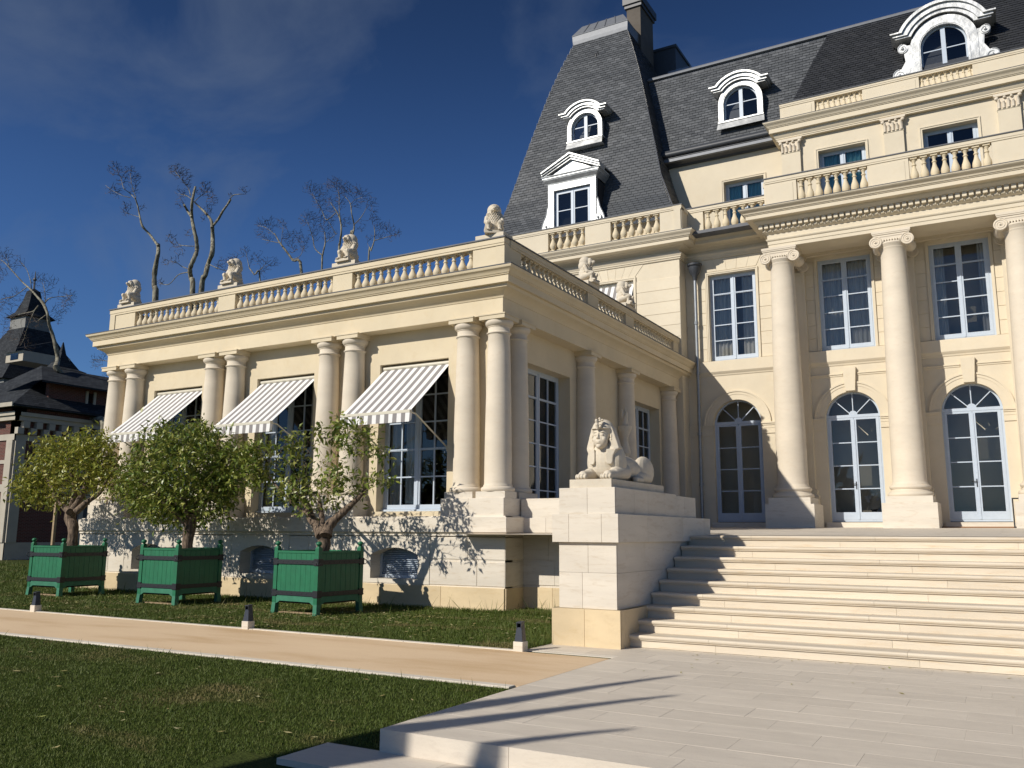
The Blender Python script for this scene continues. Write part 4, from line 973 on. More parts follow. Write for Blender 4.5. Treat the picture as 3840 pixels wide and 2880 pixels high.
balustrade(mh, FF(PB+.11), [('p', XC, -4.60), ('b', -4.60, -3.12), ('p', -3.12, -1.46), ('b', -1.46, .03), ('p', .03, 1.66), ('b', 1.66, 3.1), ('p', 3.1, 4.5)], 15.07, 15.68, 15.80, None, M['wall'], pitch=.163, k=.82)
mb = MB(); mb.box(XC+.02, 4.5, PB+.115, PB+.25, 15.07, 15.75); mb.box(XC+.02, XC+.2, PB+.1, 29.6, 15.07, 15.78); part('parapet_backing', mb, M['wall'], mh)
# eaves of the recessed wing
mb = MB(); mb.sweep([(-10.6, YW), (XC-.0, YW)], [(0, 14.80), (.10, 14.805), (.12, 14.85), (.28, 14.90), (.30, 14.92), (.0, 15.0)]); part('eaves_soffit', mb, M['dark'], mh)
mb = MB(); mb.sweep([(-10.6, YW), (XC-.0, YW)], [(.28, 14.90), (.40, 14.905), (.40, 15.02), (.2, 15.03)]); part('eaves_board', mb, M['zinc_roof'], mh)
mb = MB(); mb.tube([(-10.6, YW-.42, 15.17), (XC, YW-.42, 15.17)], .11, 14); mb.tube([(-10.6, YW-.45, 15.28), (XC, YW-.45, 15.28)], .03, 8); mb.tube([(-10.6, YW-.38, 15.05), (XC, YW-.38, 15.05)], .035, 8); mb.box(-10.6, XC, YW-.42, YW+.2, 15.02, 15.26); part('gutter', mb, M['dark'], mh, smooth=30)
# mansard roofs
mprof = [(0, 15.22), (.06, 15.5), (.17, 15.95), (.33, 16.6), (.62, 17.7), (.90, 18.75), (.92, 18.86)]
hole3 = [(-8.0, -6.58, 15.9, 17.5)]
slates(FF(YW-.12), mprof, -12.5, -3.9, 0, 0, mh, M['slate'], w=.24, row=.115, holes=hole3)
pprof = [(0, 15.6), (.10, 15.9), (.42, 16.6), (.88, 17.6), (1.50, 18.86)]
slates(FF(YU+.2), pprof, XC+.25, 7, .78, 0, mh, M['slate2'], w=.22, row=.112, holes=[(-1.5, .1, 15.3, 17.45)])
mb = MB(); mb.add([(XC+.25, YU+.2, 15.6), (XC+.25, 30.4, 15.6), (XC+.25+.78*1.5, 30.4, 18.86), (XC+.25+.78*1.5, YU+1.7, 18.86)], [(0, 1, 2, 3)]); part('roof_cheek', mb, M['slate2'], mh)
mb = MB()
mb.sweep([(-11.2, 30.12), (7, 30.12)], [(-.1, 18.84), (.06, 18.85), (.07, 18.90), (.10, 18.905), (.10, 18.93), (.14, 18.935), (.19, 18.97), (.20, 19.03), (.17, 19.08), (.10, 19.11), (0, 19.12), (-3, 19.13)]); part('roof_edge_moulding', mb, M['zinc_roof'], mh, smooth=35)
mb = MB()
for i in range(14): a = -10.4+i*1.25; mb.add([(a+.01, 30.45, 19.12), (a+1.24, 30.45, 19.12), (a+1.24, 30.45, 19.46), (a+.01, 30.45, 19.46)], [(0, 1, 2, 3)])
part('glass_guard', mb, M['clear'], mh)
# tower roof
TX0, TX1, TY0 = -17.0, -9.0, 27.0
tprof = [(-.12, 11.9), (.0, 12.15), (.12, 12.37), (.317, 12.68), (.617, 13.28), (.876, 14.13), (1.172, 15.4), (1.562, 17.04), (2.059, 18.99), (2.414, 20.18), (2.84, 21.42)]
h2 = [(-13.95, -12.15, 11.5, 14.5), (-13.5, -12.3, 16.0, 17.5)]
tb = MB(); tb.lathe((-12.9, 31, 0), [(5.2, 11.2), (5.2, 11.9)], 4, pi/4); tw = part('tower_roof', tb, M['lead'], mh)
slates(FF(TY0), tprof, TX0, TX1, 1, 1, tw, M['slate'], indiv=300, holes=h2)
slates(FS(TX1), tprof, TY0, 35.0, 1, 1, tw, M['slate'])
slates(FL(TX0), tprof, -35.0, -TY0, 1, 1, tw, M['slate'], w=.5, row=.3)
mb = MB(); t = 2.84; x0, x1, y0, y1 = TX0+t, TX1-t, TY0+t, 35-t
cp = [(x0, y0), (x1, y0), (x1, y1), (x0, y1)]
mb.sweep(cp, [(-.02, 21.30), (.03, 21.31), (.05, 21.50), (.06, 21.72), (.075, 21.74), (.06, 21.78), (-.24, 22.26), (-.26, 22.28)], closed=True); mb.add([(x0+.26, y0+.26, 22.28), (x1-.26, y0+.26, 22.28), (x1-.26, y1-.26, 22.28), (x0+.26, y1-.26, 22.28)], [(0, 1, 2, 3)])
cap = part('zinc_cap', mb, M['zinc_roof'], tw)
for i in range(1, 5):
    u = x0+(x1-x0)*i/5; uu = -13+(u+13)*.8; q = MB(); q.tube([(u, y0-.07, 21.78), (uu, y0+.24, 22.29)], .018, 5); part('seam', q, M['zinc_roof'], tw)
mb = MB(); mb.tube([(-9.0, 27.0, 12.1), (-9.3, 27.3, 12.7), (-9.876, 27.876, 14.13), (-10.56, 28.56, 17.04), (-11.84, 29.84, 21.4)], .02, 5); part('hip_flashing', mb, M['lead'], tw)
# chimney, plant box
ch = MB(); ch.box(-12.29, -11.69, 31.0, 32.45, 18, 23.05); chm = part('chimney', ch, M['dark_stone'], mh)
q = MB(); q.box(-12.36, -11.62, 30.93, 32.52, 23.05, 23.2); q.box(-12.42, -11.56, 30.87, 32.58, 23.2, 23.5); part('chimney_cap', q, M['dark'], chm)
q = MB(); q.box(-11.9, -10.9, 33, 37, 19, 22.0); q.box(-11.95, -10.85, 32.95, 37.05, 22.0, 22.12); part('roof_plant_box', q, M['dark'], mh)
# downpipe
q = MB(); q.tube([(-8.42, 26.80, 1.6), (-8.42, 26.80, 9.75)], .055, 12)
dp = part('downpipe', q, M['pipe'], mh, smooth=40)
q = MB(); q.lathe((-8.42, 26.80, 0), [(.06, 9.7), (.075, 9.78), (.10, 9.86), (.15, 9.95), (.20, 10.08), (.21, 10.14), (.19, 10.16), (.235, 10.2), (.24, 10.26), (.18, 10.28)], 18); part('hopper', q, M['dark'], dp, smooth=30)
for z in (8.22, 6.55, 4.6, 3): q = MB(); q.lathe((-8.42, 26.80, z), [(.06, 0), (.072, .01), (.072, .1), (.06, .11)], 12); part('pipe_collar', q, M['pipe'], dp)

# dormers
def win_round(parent, F, uc, z0, zs, r, d):
    mb = MB(); o = .05
    mb.fbox(F, uc-r, uc-r+o, d-.05, d, z0, zs); mb.fbox(F, uc+r-o, uc+r, d-.05, d, z0, zs); mb.ring(F, uc, zs, r-o, r, 0, pi, d-.05, d, 24)
    mb.fbox(F, uc-.065, uc+.065, d-.05, d+.02, z0, zs+r-o+.005); mb.fbox(F, uc-r+o, uc+r-o, d-.05, d+.005, z0, z0+.08)
    zm = z0+(zs+r-z0)*.55
    for a, b in ((uc-r+o, uc-.065), (uc+.065, uc+r-o)): mb.fbox(F, a, b, d-.04, d-.003, zm-.015, zm+.015)
    w = part('dormer_window', mb, M['paint'], parent)
    for sg in (-1, 1):
        p = MB(); P = [(uc+sg*.06, z0+.075), (uc+sg*(r-.045), z0+.075)]+[(uc+sg*(r-.045)*cos(a), zs+(r-.045)*sin(a)) for a in [pi/2*i/8 for i in range(8)]]+[(uc+sg*.06, zs+r-.05)]
        p.add([fp(F, u, d-.02, z) for u, z in P], [tuple(range(len(P)))]); part('pane', p, M['glass'], w)
def arch_solid(mb, F, uc, z0, zs, r, d0, d1, n=20):
    "closed body with a round head"
    P = [(uc+r, z0)]+[(uc+r*cos(pi*i/n), zs+r*sin(pi*i/n)) for i in range(n+1)]+[(uc-r, z0)]; m = len(P)
    mb.add([fp(F, u, d0, z) for u, z in P]+[fp(F, u, d1, z) for u, z in P], [(i, i+1, m+i+1, m+i) for i in range(m-1)])
def round_dormer(uc, y, z0, r, zs, sw, body, hood0, hood1, a0, ear, name_lab, big=False):
    F = FF(y); q = MB()
    q.ring(F, uc, zs, r, r+sw, 0, pi, -.10, .04, 28); q.fbox(F, uc-r-sw, uc-r, -.10, .04, z0-.02, zs); q.fbox(F, uc+r, uc+r+sw, -.10, .04, z0-.02, zs)
    q.ring(F, uc, zs, r+.03, r+.07, 0, pi, .04, .055, 28); q.fbox(F, uc-r-.07, uc-r-.03, .04, .055, z0, zs); q.fbox(F, uc+r+.03, uc+r+.07, .04, .055, z0, zs)
    q.prism(F, [(uc-r-sw-.02, z0-.02), (uc+r+sw+.02, z0-.02), (uc+r+sw+.02, z0+.03), (uc-r-sw-.02, z0+.03)], -.2, .07)
    dm = part('dormer', q, M['zinc'], mh, smooth=30, label=name_lab)
    q = MB(); arch_solid(q, F, uc, z0, zs, r+sw-.01, -body, -.08); q.ring(F, uc, zs, r, r+.02, 0, pi, -.35, -.08, 24); q.fbox(F, uc-r-.02, uc-r, -.35, -.08, z0, zs); q.fbox(F, uc+r, uc+r+.02, -.35, -.08, z0, zs); part('dormer_cheek', q, M['dark'], dm)
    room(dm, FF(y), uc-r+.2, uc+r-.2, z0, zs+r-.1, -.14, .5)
    q = MB()
    for (i0, i1, dd) in ((hood0, hood0+(hood1-hood0)*.3, .13), (hood0+(hood1-hood0)*.3, hood0+(hood1-hood0)*.75, .19), (hood0+(hood1-hood0)*.75, hood1, .26)):
        q.ring(F, uc, zs, i0, i1, a0, pi-a0, -body*.9, dd, 30)
        xe = i1*cos(a0); ze = zs+i0*sin(a0); zf = zs+i1*sin(a0)
        for sg in (-1, 1):
            u0, u1 = uc+sg*(i0*cos(a0)-.01), uc+sg*(ear+dd-.13); u0, u1 = min(u0, u1), max(u0, u1)
            q.fbox(F, u0, u1, -body*.5, dd-.001, ze, zf)
    part('hood', q, M['zinc'], dm, smooth=30)
    win_round(dm, F, uc, z0, zs, r, -.11)
    return dm, F
q = MB()
d1_, F1 = round_dormer(-12.93, 28.12, 16.22, .56, 16.74, .16, 1.3, .74, .98, radians(40), .86, 'round-headed bright zinc dormer high on the tower roof')
q = MB(); q.add([(-13.68, 27.98, 15.93), (-12.18, 27.98, 15.93), (-12.2, 28.08, 16.21), (-13.66, 28.08, 16.21), (-13.68, 28.3, 15.93), (-12.18, 28.3, 15.93)], [(0, 1, 2, 3), (0, 4, 5, 1)]); part('apron', q, M['zinc'], d1_)
d3_, F3 = round_dormer(-7.27, 29.08, 16.10, .61, 16.76, .18, 1.2, .80, 1.08, radians(40), .93, 'round-headed bright zinc dormer on the recessed mansard')
q = MB(); q.add([(-8.12, 28.93, 15.80), (-6.42, 28.93, 15.80), (-6.45, 29.05, 16.09), (-8.09, 29.05, 16.09)], [(0, 1, 2, 3)]); part('apron', q, M['zinc'], d3_)
d4_, F4 = round_dormer(-.70, 28.42, 15.72, .655, 16.73, .30, 1.5, 1.0, 1.38, radians(27), 1.36, 'large round-headed zinc dormer with scroll sides')
def s_scroll(parent, F, uc, sg, pts, th, R1, R2):
    q = MB()
    P = [(uc+sg*u, z) for u, z in pts]
    if sg < 0: P = P[::-1]
    q.prism(F, P, -.10, .0)
    part('scroll_panel', q, M['zinc'], parent, smooth=30)
q = MB()
for sg in (-1, 1):
    q = MB(); u0 = -.70+sg*.945
    poly = [(0, 15.65), (.52, 15.65), (.58, 15.85), (.50, 16.05), (.30, 16.18), (.16, 16.42), (.20, 16.80), (.12, 16.95), (0, 16.95)]
    P = [(u0+sg*a, z) for a, z in poly]; P = P if sg > 0 else P[::-1]; q.prism(F4, P, -.12, .02)
    for (du, dz, R, tn) in ((.36, 15.98, .20, 1.9), (.22, 16.86, .15, 1.6)):
        q.ring(F4, u0+sg*du, dz, .001, R, 0, 2*pi, -.10, .05, 20); spiral(q, F4, u0+sg*du, dz, .055, R-.02, sg, tn, 30, .02); q.ball(fp(F4, u0+sg*du, .06, dz), .05, 8, 6)
    part('scroll', q, M['zinc'], d4_, smooth=35)
# pedimented dormer
F = FF(27.12); uc = -13.0; q = MB(); a, b, zb, zt = uc-.74, uc+.74, 12.3, 13.96
q.fbox(F, a-.22, a, -.12, .03, zb, zt+.001); q.fbox(F, b, b+.22, -.12, .03, zb, zt+.001); q.fbox(F, a-.22, b+.22, -.12, .03, zt+.001, zt+.24)
q.fbox(F, a-.22, a-.18, .03, .045, zb+.5, zt+.24); q.fbox(F, b+.18, b+.22, .03, .045, zb+.5, zt+.24)
dm = part('dormer', q, M['zinc'], mh, label='pedimented bright zinc dormer low on the tower roof')
q = MB(); q.fbox(F, a-.2, a-.0, -1.2, -.12, zb, zt+.2); q.fbox(F, b, b+.2, -1.6, -.12, zb, zt+.2); q.fbox(F, a, b, -1.2, -.12, zt+.01, zt+.2); q.prism(F, [(uc-1.05, 14.52), (uc+1.05, 14.52), (uc, 15.12)], -2.0, -.1); part('dormer_cheek', q, M['dark'], dm)
q = MB(); q.sweep([(uc-.96, 27.8), (uc-.96, 27.1), (uc+.96, 27.1), (uc+.96, 27.9)], [(0, 14.20), (.02, 14.21), (.03, 14.25), (.09, 14.31), (.14, 14.36), (.15, 14.40), (.17, 14.405), (.17, 14.45), (.20, 14.46), (.21, 14.50), (-.1, 14.52)])
q.prism(F, [(uc-.95, 14.5), (uc+.95, 14.5), (uc, 15.02)], -.1, .03)
for sg in (-1, 1):
    for t0, t1, dd in ((0, .07, .13), (.07, .14, .19), (.14, .2, .25)):
        P = [(uc+sg*1.17, 14.50+t0*.9), (uc+sg*1.17, 14.50+t1*.9), (uc, 15.02+t1*1.13), (uc, 15.02+t0*1.13)]
        if sg > 0: P = P[::-1]
        q.prism(F, P, -1.6 if t0 > .1 else -.3, dd)
part('pediment', q, M['zinc'], dm)
for sg in (-1, 1):
    q = MB(); u0 = uc+sg*.94
    poly = [(0, 12.3), (.30, 12.3), (.34, 12.5), (.28, 12.75), (.14, 13.05), (.08, 13.35), (.06, 13.4), (0, 13.4)]
    P = [(u0+sg*p, z) for p, z in poly]; P = P if sg > 0 else P[::-1]; q.prism(F, P, -.1, .0)
    pts = [fp(F, u0+sg*p, .0, z) for p, z in poly[1:-1]]; q.tube(pts, .022, 5)
    q.ring(F, u0+sg*.10, 12.62, .001, .13, 0, 2*pi, -.05, .05, 18); spiral(q, F, u0+sg*.10, 12.62, .052, .115, sg, 1.5, 24, .018); q.ball(fp(F, u0+sg*.1, .06, 12.62), .045, 8, 6)
    part('scroll', q, M['zinc'], dm, smooth=35)
w = window(dm, FF(27.21), uc, 1.46, 12.42, 13.95, 0, 2, 1, name='dormer_window', bottom=.06, deep=.6)
# snow hooks on the slates
for (px, py, yy) in ((2238, 203, 29.55), (2665, 335, 29.9), (2922, 272, 29.9)):
    p = PX(px, py, 'y', yy); q = MB(); q.tube([p, p+Vector((0, -.1, -.05)), p+Vector((0, -.12, -.2))], .015, 4); q.tube([p+Vector((.08, 0, 0)), p+Vector((.08, -.1, -.06)), p+Vector((.08, -.12, .06))], .015, 4); part('roof_hook', q, M['iron'], mh)
# side/back body so that the house is closed
mb = MB(); mb.box(-9, 7, 30.6, 40, 0, 15); mb.box(-16.65, 7, 28, 40, 0, 11.1); part('rear_body', mb, M['wall'], mh)
# ================================================================= STATUES
def sculpt(mb, voxel, it=2, name='carving', mat='statue', at=(0, 0, 0)):
    o = bpy.data.objects.new('tmp', mb.mesh('tmp', M[mat])); COL.objects.link(o)
    m = o.modifiers.new('r', 'REMESH'); m.mode = 'VOXEL'; m.voxel_size = voxel
    s_ = o.modifiers.new('s', 'SMOOTH'); s_.iterations = it; s_.factor = .5
    dg = bpy.context.evaluated_depsgraph_get(); me = bpy.data.meshes.new_from_object(o.evaluated_get(dg)); me.name = name
    bpy.data.objects.remove(o)
    me.polygons.foreach_set('use_smooth', [True]*len(me.polygons))
    return me
def caps(mb, a, b, ra, rb, n=5):
    a, b = Vector(a), Vector(b)
    k = max(2, int((b-a).length/(min(ra, rb)*.22)))
    for i in range(k+1):
        t = i/k; p = a.lerp(b, t); mb.ball(p, ra+(rb-ra)*t, 10, 8)
# seated baboon, facing -y, 0.63 m high
mb = MB()
mb.ball((0, .04, .19), (.165, .17, .20), 20, 14); mb.ball((0, .03, .30), (.158, .15, .15), 20, 14); mb.ball((0, .06, .09), (.172, .18, .10), 16, 10)
mb.ball((0, .05, .50), (.148, .145, .14), 20, 14); mb.ball((0, .06, .40), (.165, .155, .15), 20, 14)
mb.ball((0, -.085, .50), (.080, .07, .090), 14, 12)
mb.ball((0, -.145, .478), (.046, .075, .040), 14, 10); mb.ball((0, -.205, .482), (.034, .024, .030), 10, 8); mb.ball((0, -.15, .445), (.036, .055, .018), 10, 8)
mb.ball((0, -.125, .555), (.066, .026, .017), 12, 8)
for s_ in (-1, 1):
    mb.ball((s_*.032, -.142, .530), (.014, .010, .012), 8, 6); mb.ball((s_*.055, -.10, .47), (.03, .05, .05), 8, 6)
    caps(mb, (s_*.150, -.02, .33), (s_*.172, -.085, .22), .052, .043); caps(mb, (s_*.172, -.085, .22), (s_*.115, -.205, .20), .041, .034)
    caps(mb, (s_*.13, .06, .10), (s_*.12, -.18, .17), .083, .058); caps(mb, (s_*.12, -.18, .17), (s_*.115, -.175, .04), .047, .040)
    caps(mb, (s_*.115, -.16, .03), (s_*.115, -.25, .024), .040, .028)
    for q in range(4): mb.ball((s_*.115+(q-1.5)*.02, -.268, .018), (.011, .03, .016), 6, 5); mb.ball((s_*.115+(q-1.5)*.018, -.228, .185), (.009, .018, .034), 6, 5)
for j in range(6):
    for i in range(11):
        a = -pi/2+(i-5+(j % 2)*.5)*.27; z = .235+.034*j; rr = .157+.010*sin((z-.2)*9)
        mb.ball((cos(a)*rr*.99, .03+sin(a)*(rr*.955), z), (.017, .012, .018), 6, 5)
caps(mb, (.1, .2, .05), (.17, .02, .03), .025, .02)
babm = sculpt(mb, .007, 1, 'baboon_body')
def baboon(x, y, ang, lab, z=7.73):
    t = thing('baboon_statue', lab, 'statue', (x, y, z), 'stone baboons seated on the pavilion balustrade')
    q = MB(); fx_, fy_ = (.35, .2) if abs(ang) < 1 else (.2, .35); q.box(x-fx_, x+fx_, y-fy_, y+fy_, z-.002, z+.115); part('block', q, M['statue'], t)
    q = MB(); P = [(-.2, -.27), (.2, -.27), (.2, .25), (-.2, .25)]; ca, sa = cos(ang), sin(ang)
    R = [(x+a*ca-b*sa, y+a*sa+b*ca) for a, b in P]
    q.add([(a, b, z+.1155) for a, b in R]+[(a, b, z+.175) for a, b in R], [(3, 2, 1, 0), (4, 5, 6, 7)]+[(i, (i+1) % 4, 4+(i+1) % 4, 4+i) for i in range(4)]); part('base', q, M['statue'], t)
    o = inst('body', babm, t, (x, y+.0, z+.17)); o.rotation_euler = (0, 0, ang); o.scale = (1.05, 1.05, 1.09); return t
baboon(-21.22, 15.40, 0, 'stone baboon seated on the balustrade pier at the far left corner of the pavilion')
baboon(-17.18, 15.40, 0, 'stone baboon in profile, second from the left on the pavilion front')
baboon(-13.30, 15.40, 0, 'stone baboon with folded arms on the pier above the middle and right awnings')
baboon(-9.27, 15.42, .55, 'stone baboon facing the viewer on the nearest corner pier, slate roof behind it')
baboon(-9.05, 19.72, pi/2, 'stone baboon on the side balustrade in front of the plain stone cornice', z=7.73)
baboon(-9.05, 22.20, pi/2, 'stone baboon on the side balustrade in front of the far striped awning', z=7.73)

# sphinx, lying, facing -y; local length 2.0
mb = MB()
mb.ball((0, 1.15, .20), (.235, .75, .20), 20, 14); mb.ball((0, 1.0, .24), (.215, .55, .19), 20, 12)
mb.ball((0, .52, .24), (.26, .26, .25), 20, 14); mb.ball((0, .44, .33), (.235, .20, .28), 20, 14)
for s_ in (-1, 1):
    mb.ball((s_*.17, 1.52, .21), (.125, .33, .235), 16, 12); mb.ball((s_*.2, 1.42, .10), (.10, .34, .10), 14, 10)
    caps(mb, (s_*.25, 1.2, .05), (s_*.25, .98, .05), .055, .05)
    caps(mb, (s_*.20, .62, .14), (s_*.20, .28, .095), .125, .09); caps(mb, (s_*.20, .3, .085), (s_*.195, .06, .068), .085, .07)
    for q in range(4): mb.ball((s_*.195+(q-1.5)*.045, -.005+abs(q-1.5)*.012, .045), (.027, .055, .044), 10, 8)
    mb.ball((s_*.2, .48, .28), (.10, .15, .2), 12, 10)
# neck, head
caps(mb, (0, .40, .42), (0, .34, .55), .12, .10)
hy, hz = .285, .645
mb.ball((0, hy+.03, hz+.03), (.122, .135, .155), 24, 20); mb.ball((0, hy-.025, hz-.065), (.108, .10, .112), 22, 16)
mb.ball((0, hy-.098, hz-.150), (.042, .034, .030), 12, 8)
caps(mb, (0, hy-.104, hz+.050), (0, hy-.136, hz-.020), .012, .017)
mb.ball((0, hy-.118, hz-.074), (.040, .016, .0095), 12, 8); mb.ball((0, hy-.116, hz-.095), (.033, .017, .011), 12, 8)
for s_ in (-1, 1):
    mb.ball((s_*.015, hy-.126, hz-.027), (.014, .013, .011), 8, 6)
    mb.ball((s_*.048, hy-.096, hz+.022), (.030, .013, .013), 12, 8); mb.ball((s_*.050, hy-.092, hz+.062), (.043, .016, .009), 12, 8); mb.ball((s_*.048, hy-.090, hz-.002), (.034, .010, .005), 10, 6)
    mb.ball((s_*.070, hy-.055, hz-.045), (.040, .050, .050), 12, 10)
    mb.ball((s_*.150, hy+.035, hz+.012), (.018, .034, .055), 10, 8); mb.ball((s_*.150, hy+.025, hz-.04), (.014, .02, .022), 8, 6)
    mb.ball((s_*.16, .46, .30), (.13, .17, .26), 16, 12)
sphinx_body = mb
hd = MB()
hd.ball((0, hy+.080, hz+.118), (.162, .172, .150), 24, 16)     # crown of the cloth
F0 = FF(0)
def nem(poly, y0, y1):
    n = len(poly); hd.add([(u, y0(u, z), z) for u, z in poly]+[(u, y1(u, z), z) for u, z in poly], [tuple(range(n))[::-1], tuple(range(n, 2*n))]+[(i, (i+1) % n, n+(i+1) % n, n+i) for i in range(n)])
for s_ in (-1, 1):
    pl = [(s_*.125, .82), (s_*.165, .78), (s_*.205, .66), (s_*.262, .475), (s_*.225, .445), (s_*.14, .42), (s_*.118, .50), (s_*.128, .66)]
    if s_ < 0: pl = pl[::-1]
    nem(pl, lambda u, z: hy+.01+abs(abs(u)-.13)*.25, lambda u, z: hy+.16)
    lp = [(s_*.095, .46), (s_*.235, .46), (s_*.19, .36), (s_*.185, .27), (s_*.165, .235), (s_*.11, .235), (s_*.088, .27), (s_*.085, .36)]
    if s_ < 0: lp = lp[::-1]
    hd.ball((s_*.165, hy+.06, .455), (.075, .06, .05), 12, 8)
    nem(lp, lambda u, z: hy-.075+abs(u)*.3+(.46-z)*-.05, lambda u, z: hy+.12)
hd.ball((0, hy+.20, .55), (.20, .12, .24), 16, 12)
mbn = MB()
for k in range(41):
    a = pi+.10+(pi-.20)*k/40; mbn.ball((cos(a)*.139, hy+.03+sin(a)*.150, hz+.118), (.012, .010, .013), 8, 6)
# uraeus
ur = [(0, hy-.135, hz+.115), (0, hy-.150, hz+.16), (0, hy-.148, hz+.20), (0, hy-.165, hz+.225)]
for p, q in zip(ur[:-1], ur[1:]): caps(mbn, p, q, .028, .024)
for p in [(.045, -.135, .14), (.06, -.12, .18), (.035, -.12, .22), (.065, -.10, .235), (.03, -.12, .255)]: mbn.ball((p[0], hy+p[1], hz+p[2]), (.020, .016, .020), 8, 6)
sx, sy, sz = -5.165, 11.42, 2.28
t = thing('sphinx_statue', 'pale stone sphinx with a human head lying on the stair pedestal', 'statue', (sx, sy, sz))
bm_ = sculpt(sphinx_body, .0075, 2, 'sphinx_body'); o = inst('body', bm_, t, (sx, sy, sz)); o.scale = (1, 1, 1.0)
hm_ = sculpt(hd, .009, 3, 'sphinx_headdress'); inst('headdress', hm_, t, (sx, sy, sz))
um_ = sculpt(mbn, .006, 1, 'sphinx_uraeus'); inst('forehead_ornament', um_, t, (sx, sy, sz))
# flame urn on a pedestal behind the sphinx
fx, fy = -8.62, 21.05
t = thing('flame_urn', 'stone urn with a carved flame on a tall pedestal behind the sphinx', 'statue', (fx, fy, 1.6))
q = MB(); q.box(fx-.36, fx+.36, fy-.36, fy+.36, 1.5, 1.8); q.box(fx-.3, fx+.3, fy-.3, fy+.3, 1.8, 3.1); q.box(fx-.34, fx+.34, fy-.34, fy+.34, 3.1, 3.2); part('pedestal', q, M['statue'], t)
q = MB(); q.lathe((fx, fy, 3.2), [(.20, 0), (.21, .06), (.12, .12), (.08, .22), (.10, .3), (.15, .38), (.13, .5), (.085, .68), (.09, .8), (.15, .95), (.185, 1.04), (.185, 1.09), (.12, 1.11)], 24); part('urn', q, M['statue'], t, smooth=40)
q = MB()
for i in range(9): a = i*2.2; caps(q, (cos(a)*.07, sin(a)*.07, 0), (cos(a+1.4)*.08, sin(a+1.4)*.08, .28+.05*(i % 4)), .05, .022)
caps(q, (0, 0, .1), (.03, 0, .5), .07, .02); fm = sculpt(q, .013, 2, 'flame'); inst('flame', fm, t, (fx, fy, 4.29))

# ================================================================= BOLLARD LIGHTS
def bollard(x, y, lab):
    t = thing('bollard_light', lab, 'bollard light', (x, y, 0), 'path lights along the upper kerb')
    q = MB(); q.fbox(FF(y+.07), x-.072, x+.072, 0, .14, -.02, .12, .006); part('stone_block', q, M['white'], t)
    q = MB(); F = FF(y)
    A = [(-.062, .121), (.062, .121), (.036, .335), (-.036, .335)]
    # tapering plates: back, sides, sloping front
    q.add([(x-.058, y-.055, .121), (x+.058, y-.055, .121), (x+.058, y+.055, .121), (x-.058, y+.055, .121), (x-.036, y-.038, .30), (x+.036, y-.038, .30), (x+.036, y+.04, .36), (x-.036, y+.04, .36)],
          [(0, 1, 5, 4), (1, 2, 6, 5), (2, 3, 7, 6), (3, 0, 4, 7), (3, 2, 1, 0)])
    q.add([(x-.042, y-.05, .352), (x+.042, y-.05, .352), (x+.042, y+.046, .362), (x-.042, y+.046, .362), (x-.042, y-.05, .364), (x+.042, y-.05, .364), (x+.042, y+.046, .374), (x-.042, y+.046, .374)], [(0, 1, 5, 4), (1, 2, 6, 5), (2, 3, 7, 6), (3, 0, 4, 7), (3, 2, 1, 0), (4, 5, 6, 7)])
    q.fbox(FS(x+.036), y-.045, y+.04, -.008, .0, .29, .36); q.fbox(FL(x-.036), -y-.04, -y+.045, -.008, 0, .29, .36)
    part('lamp_body', q, M['lamp'], t)
bollard(-5.75, 10.33, 'dark wedge-shaped bollard light on a white block, nearest the steps')
bollard(-10.72, 10.33, 'dark wedge-shaped bollard light in front of the middle of the path edge')
bollard(-16.35, 10.33, 'dark wedge-shaped bollard light farthest left along the path')

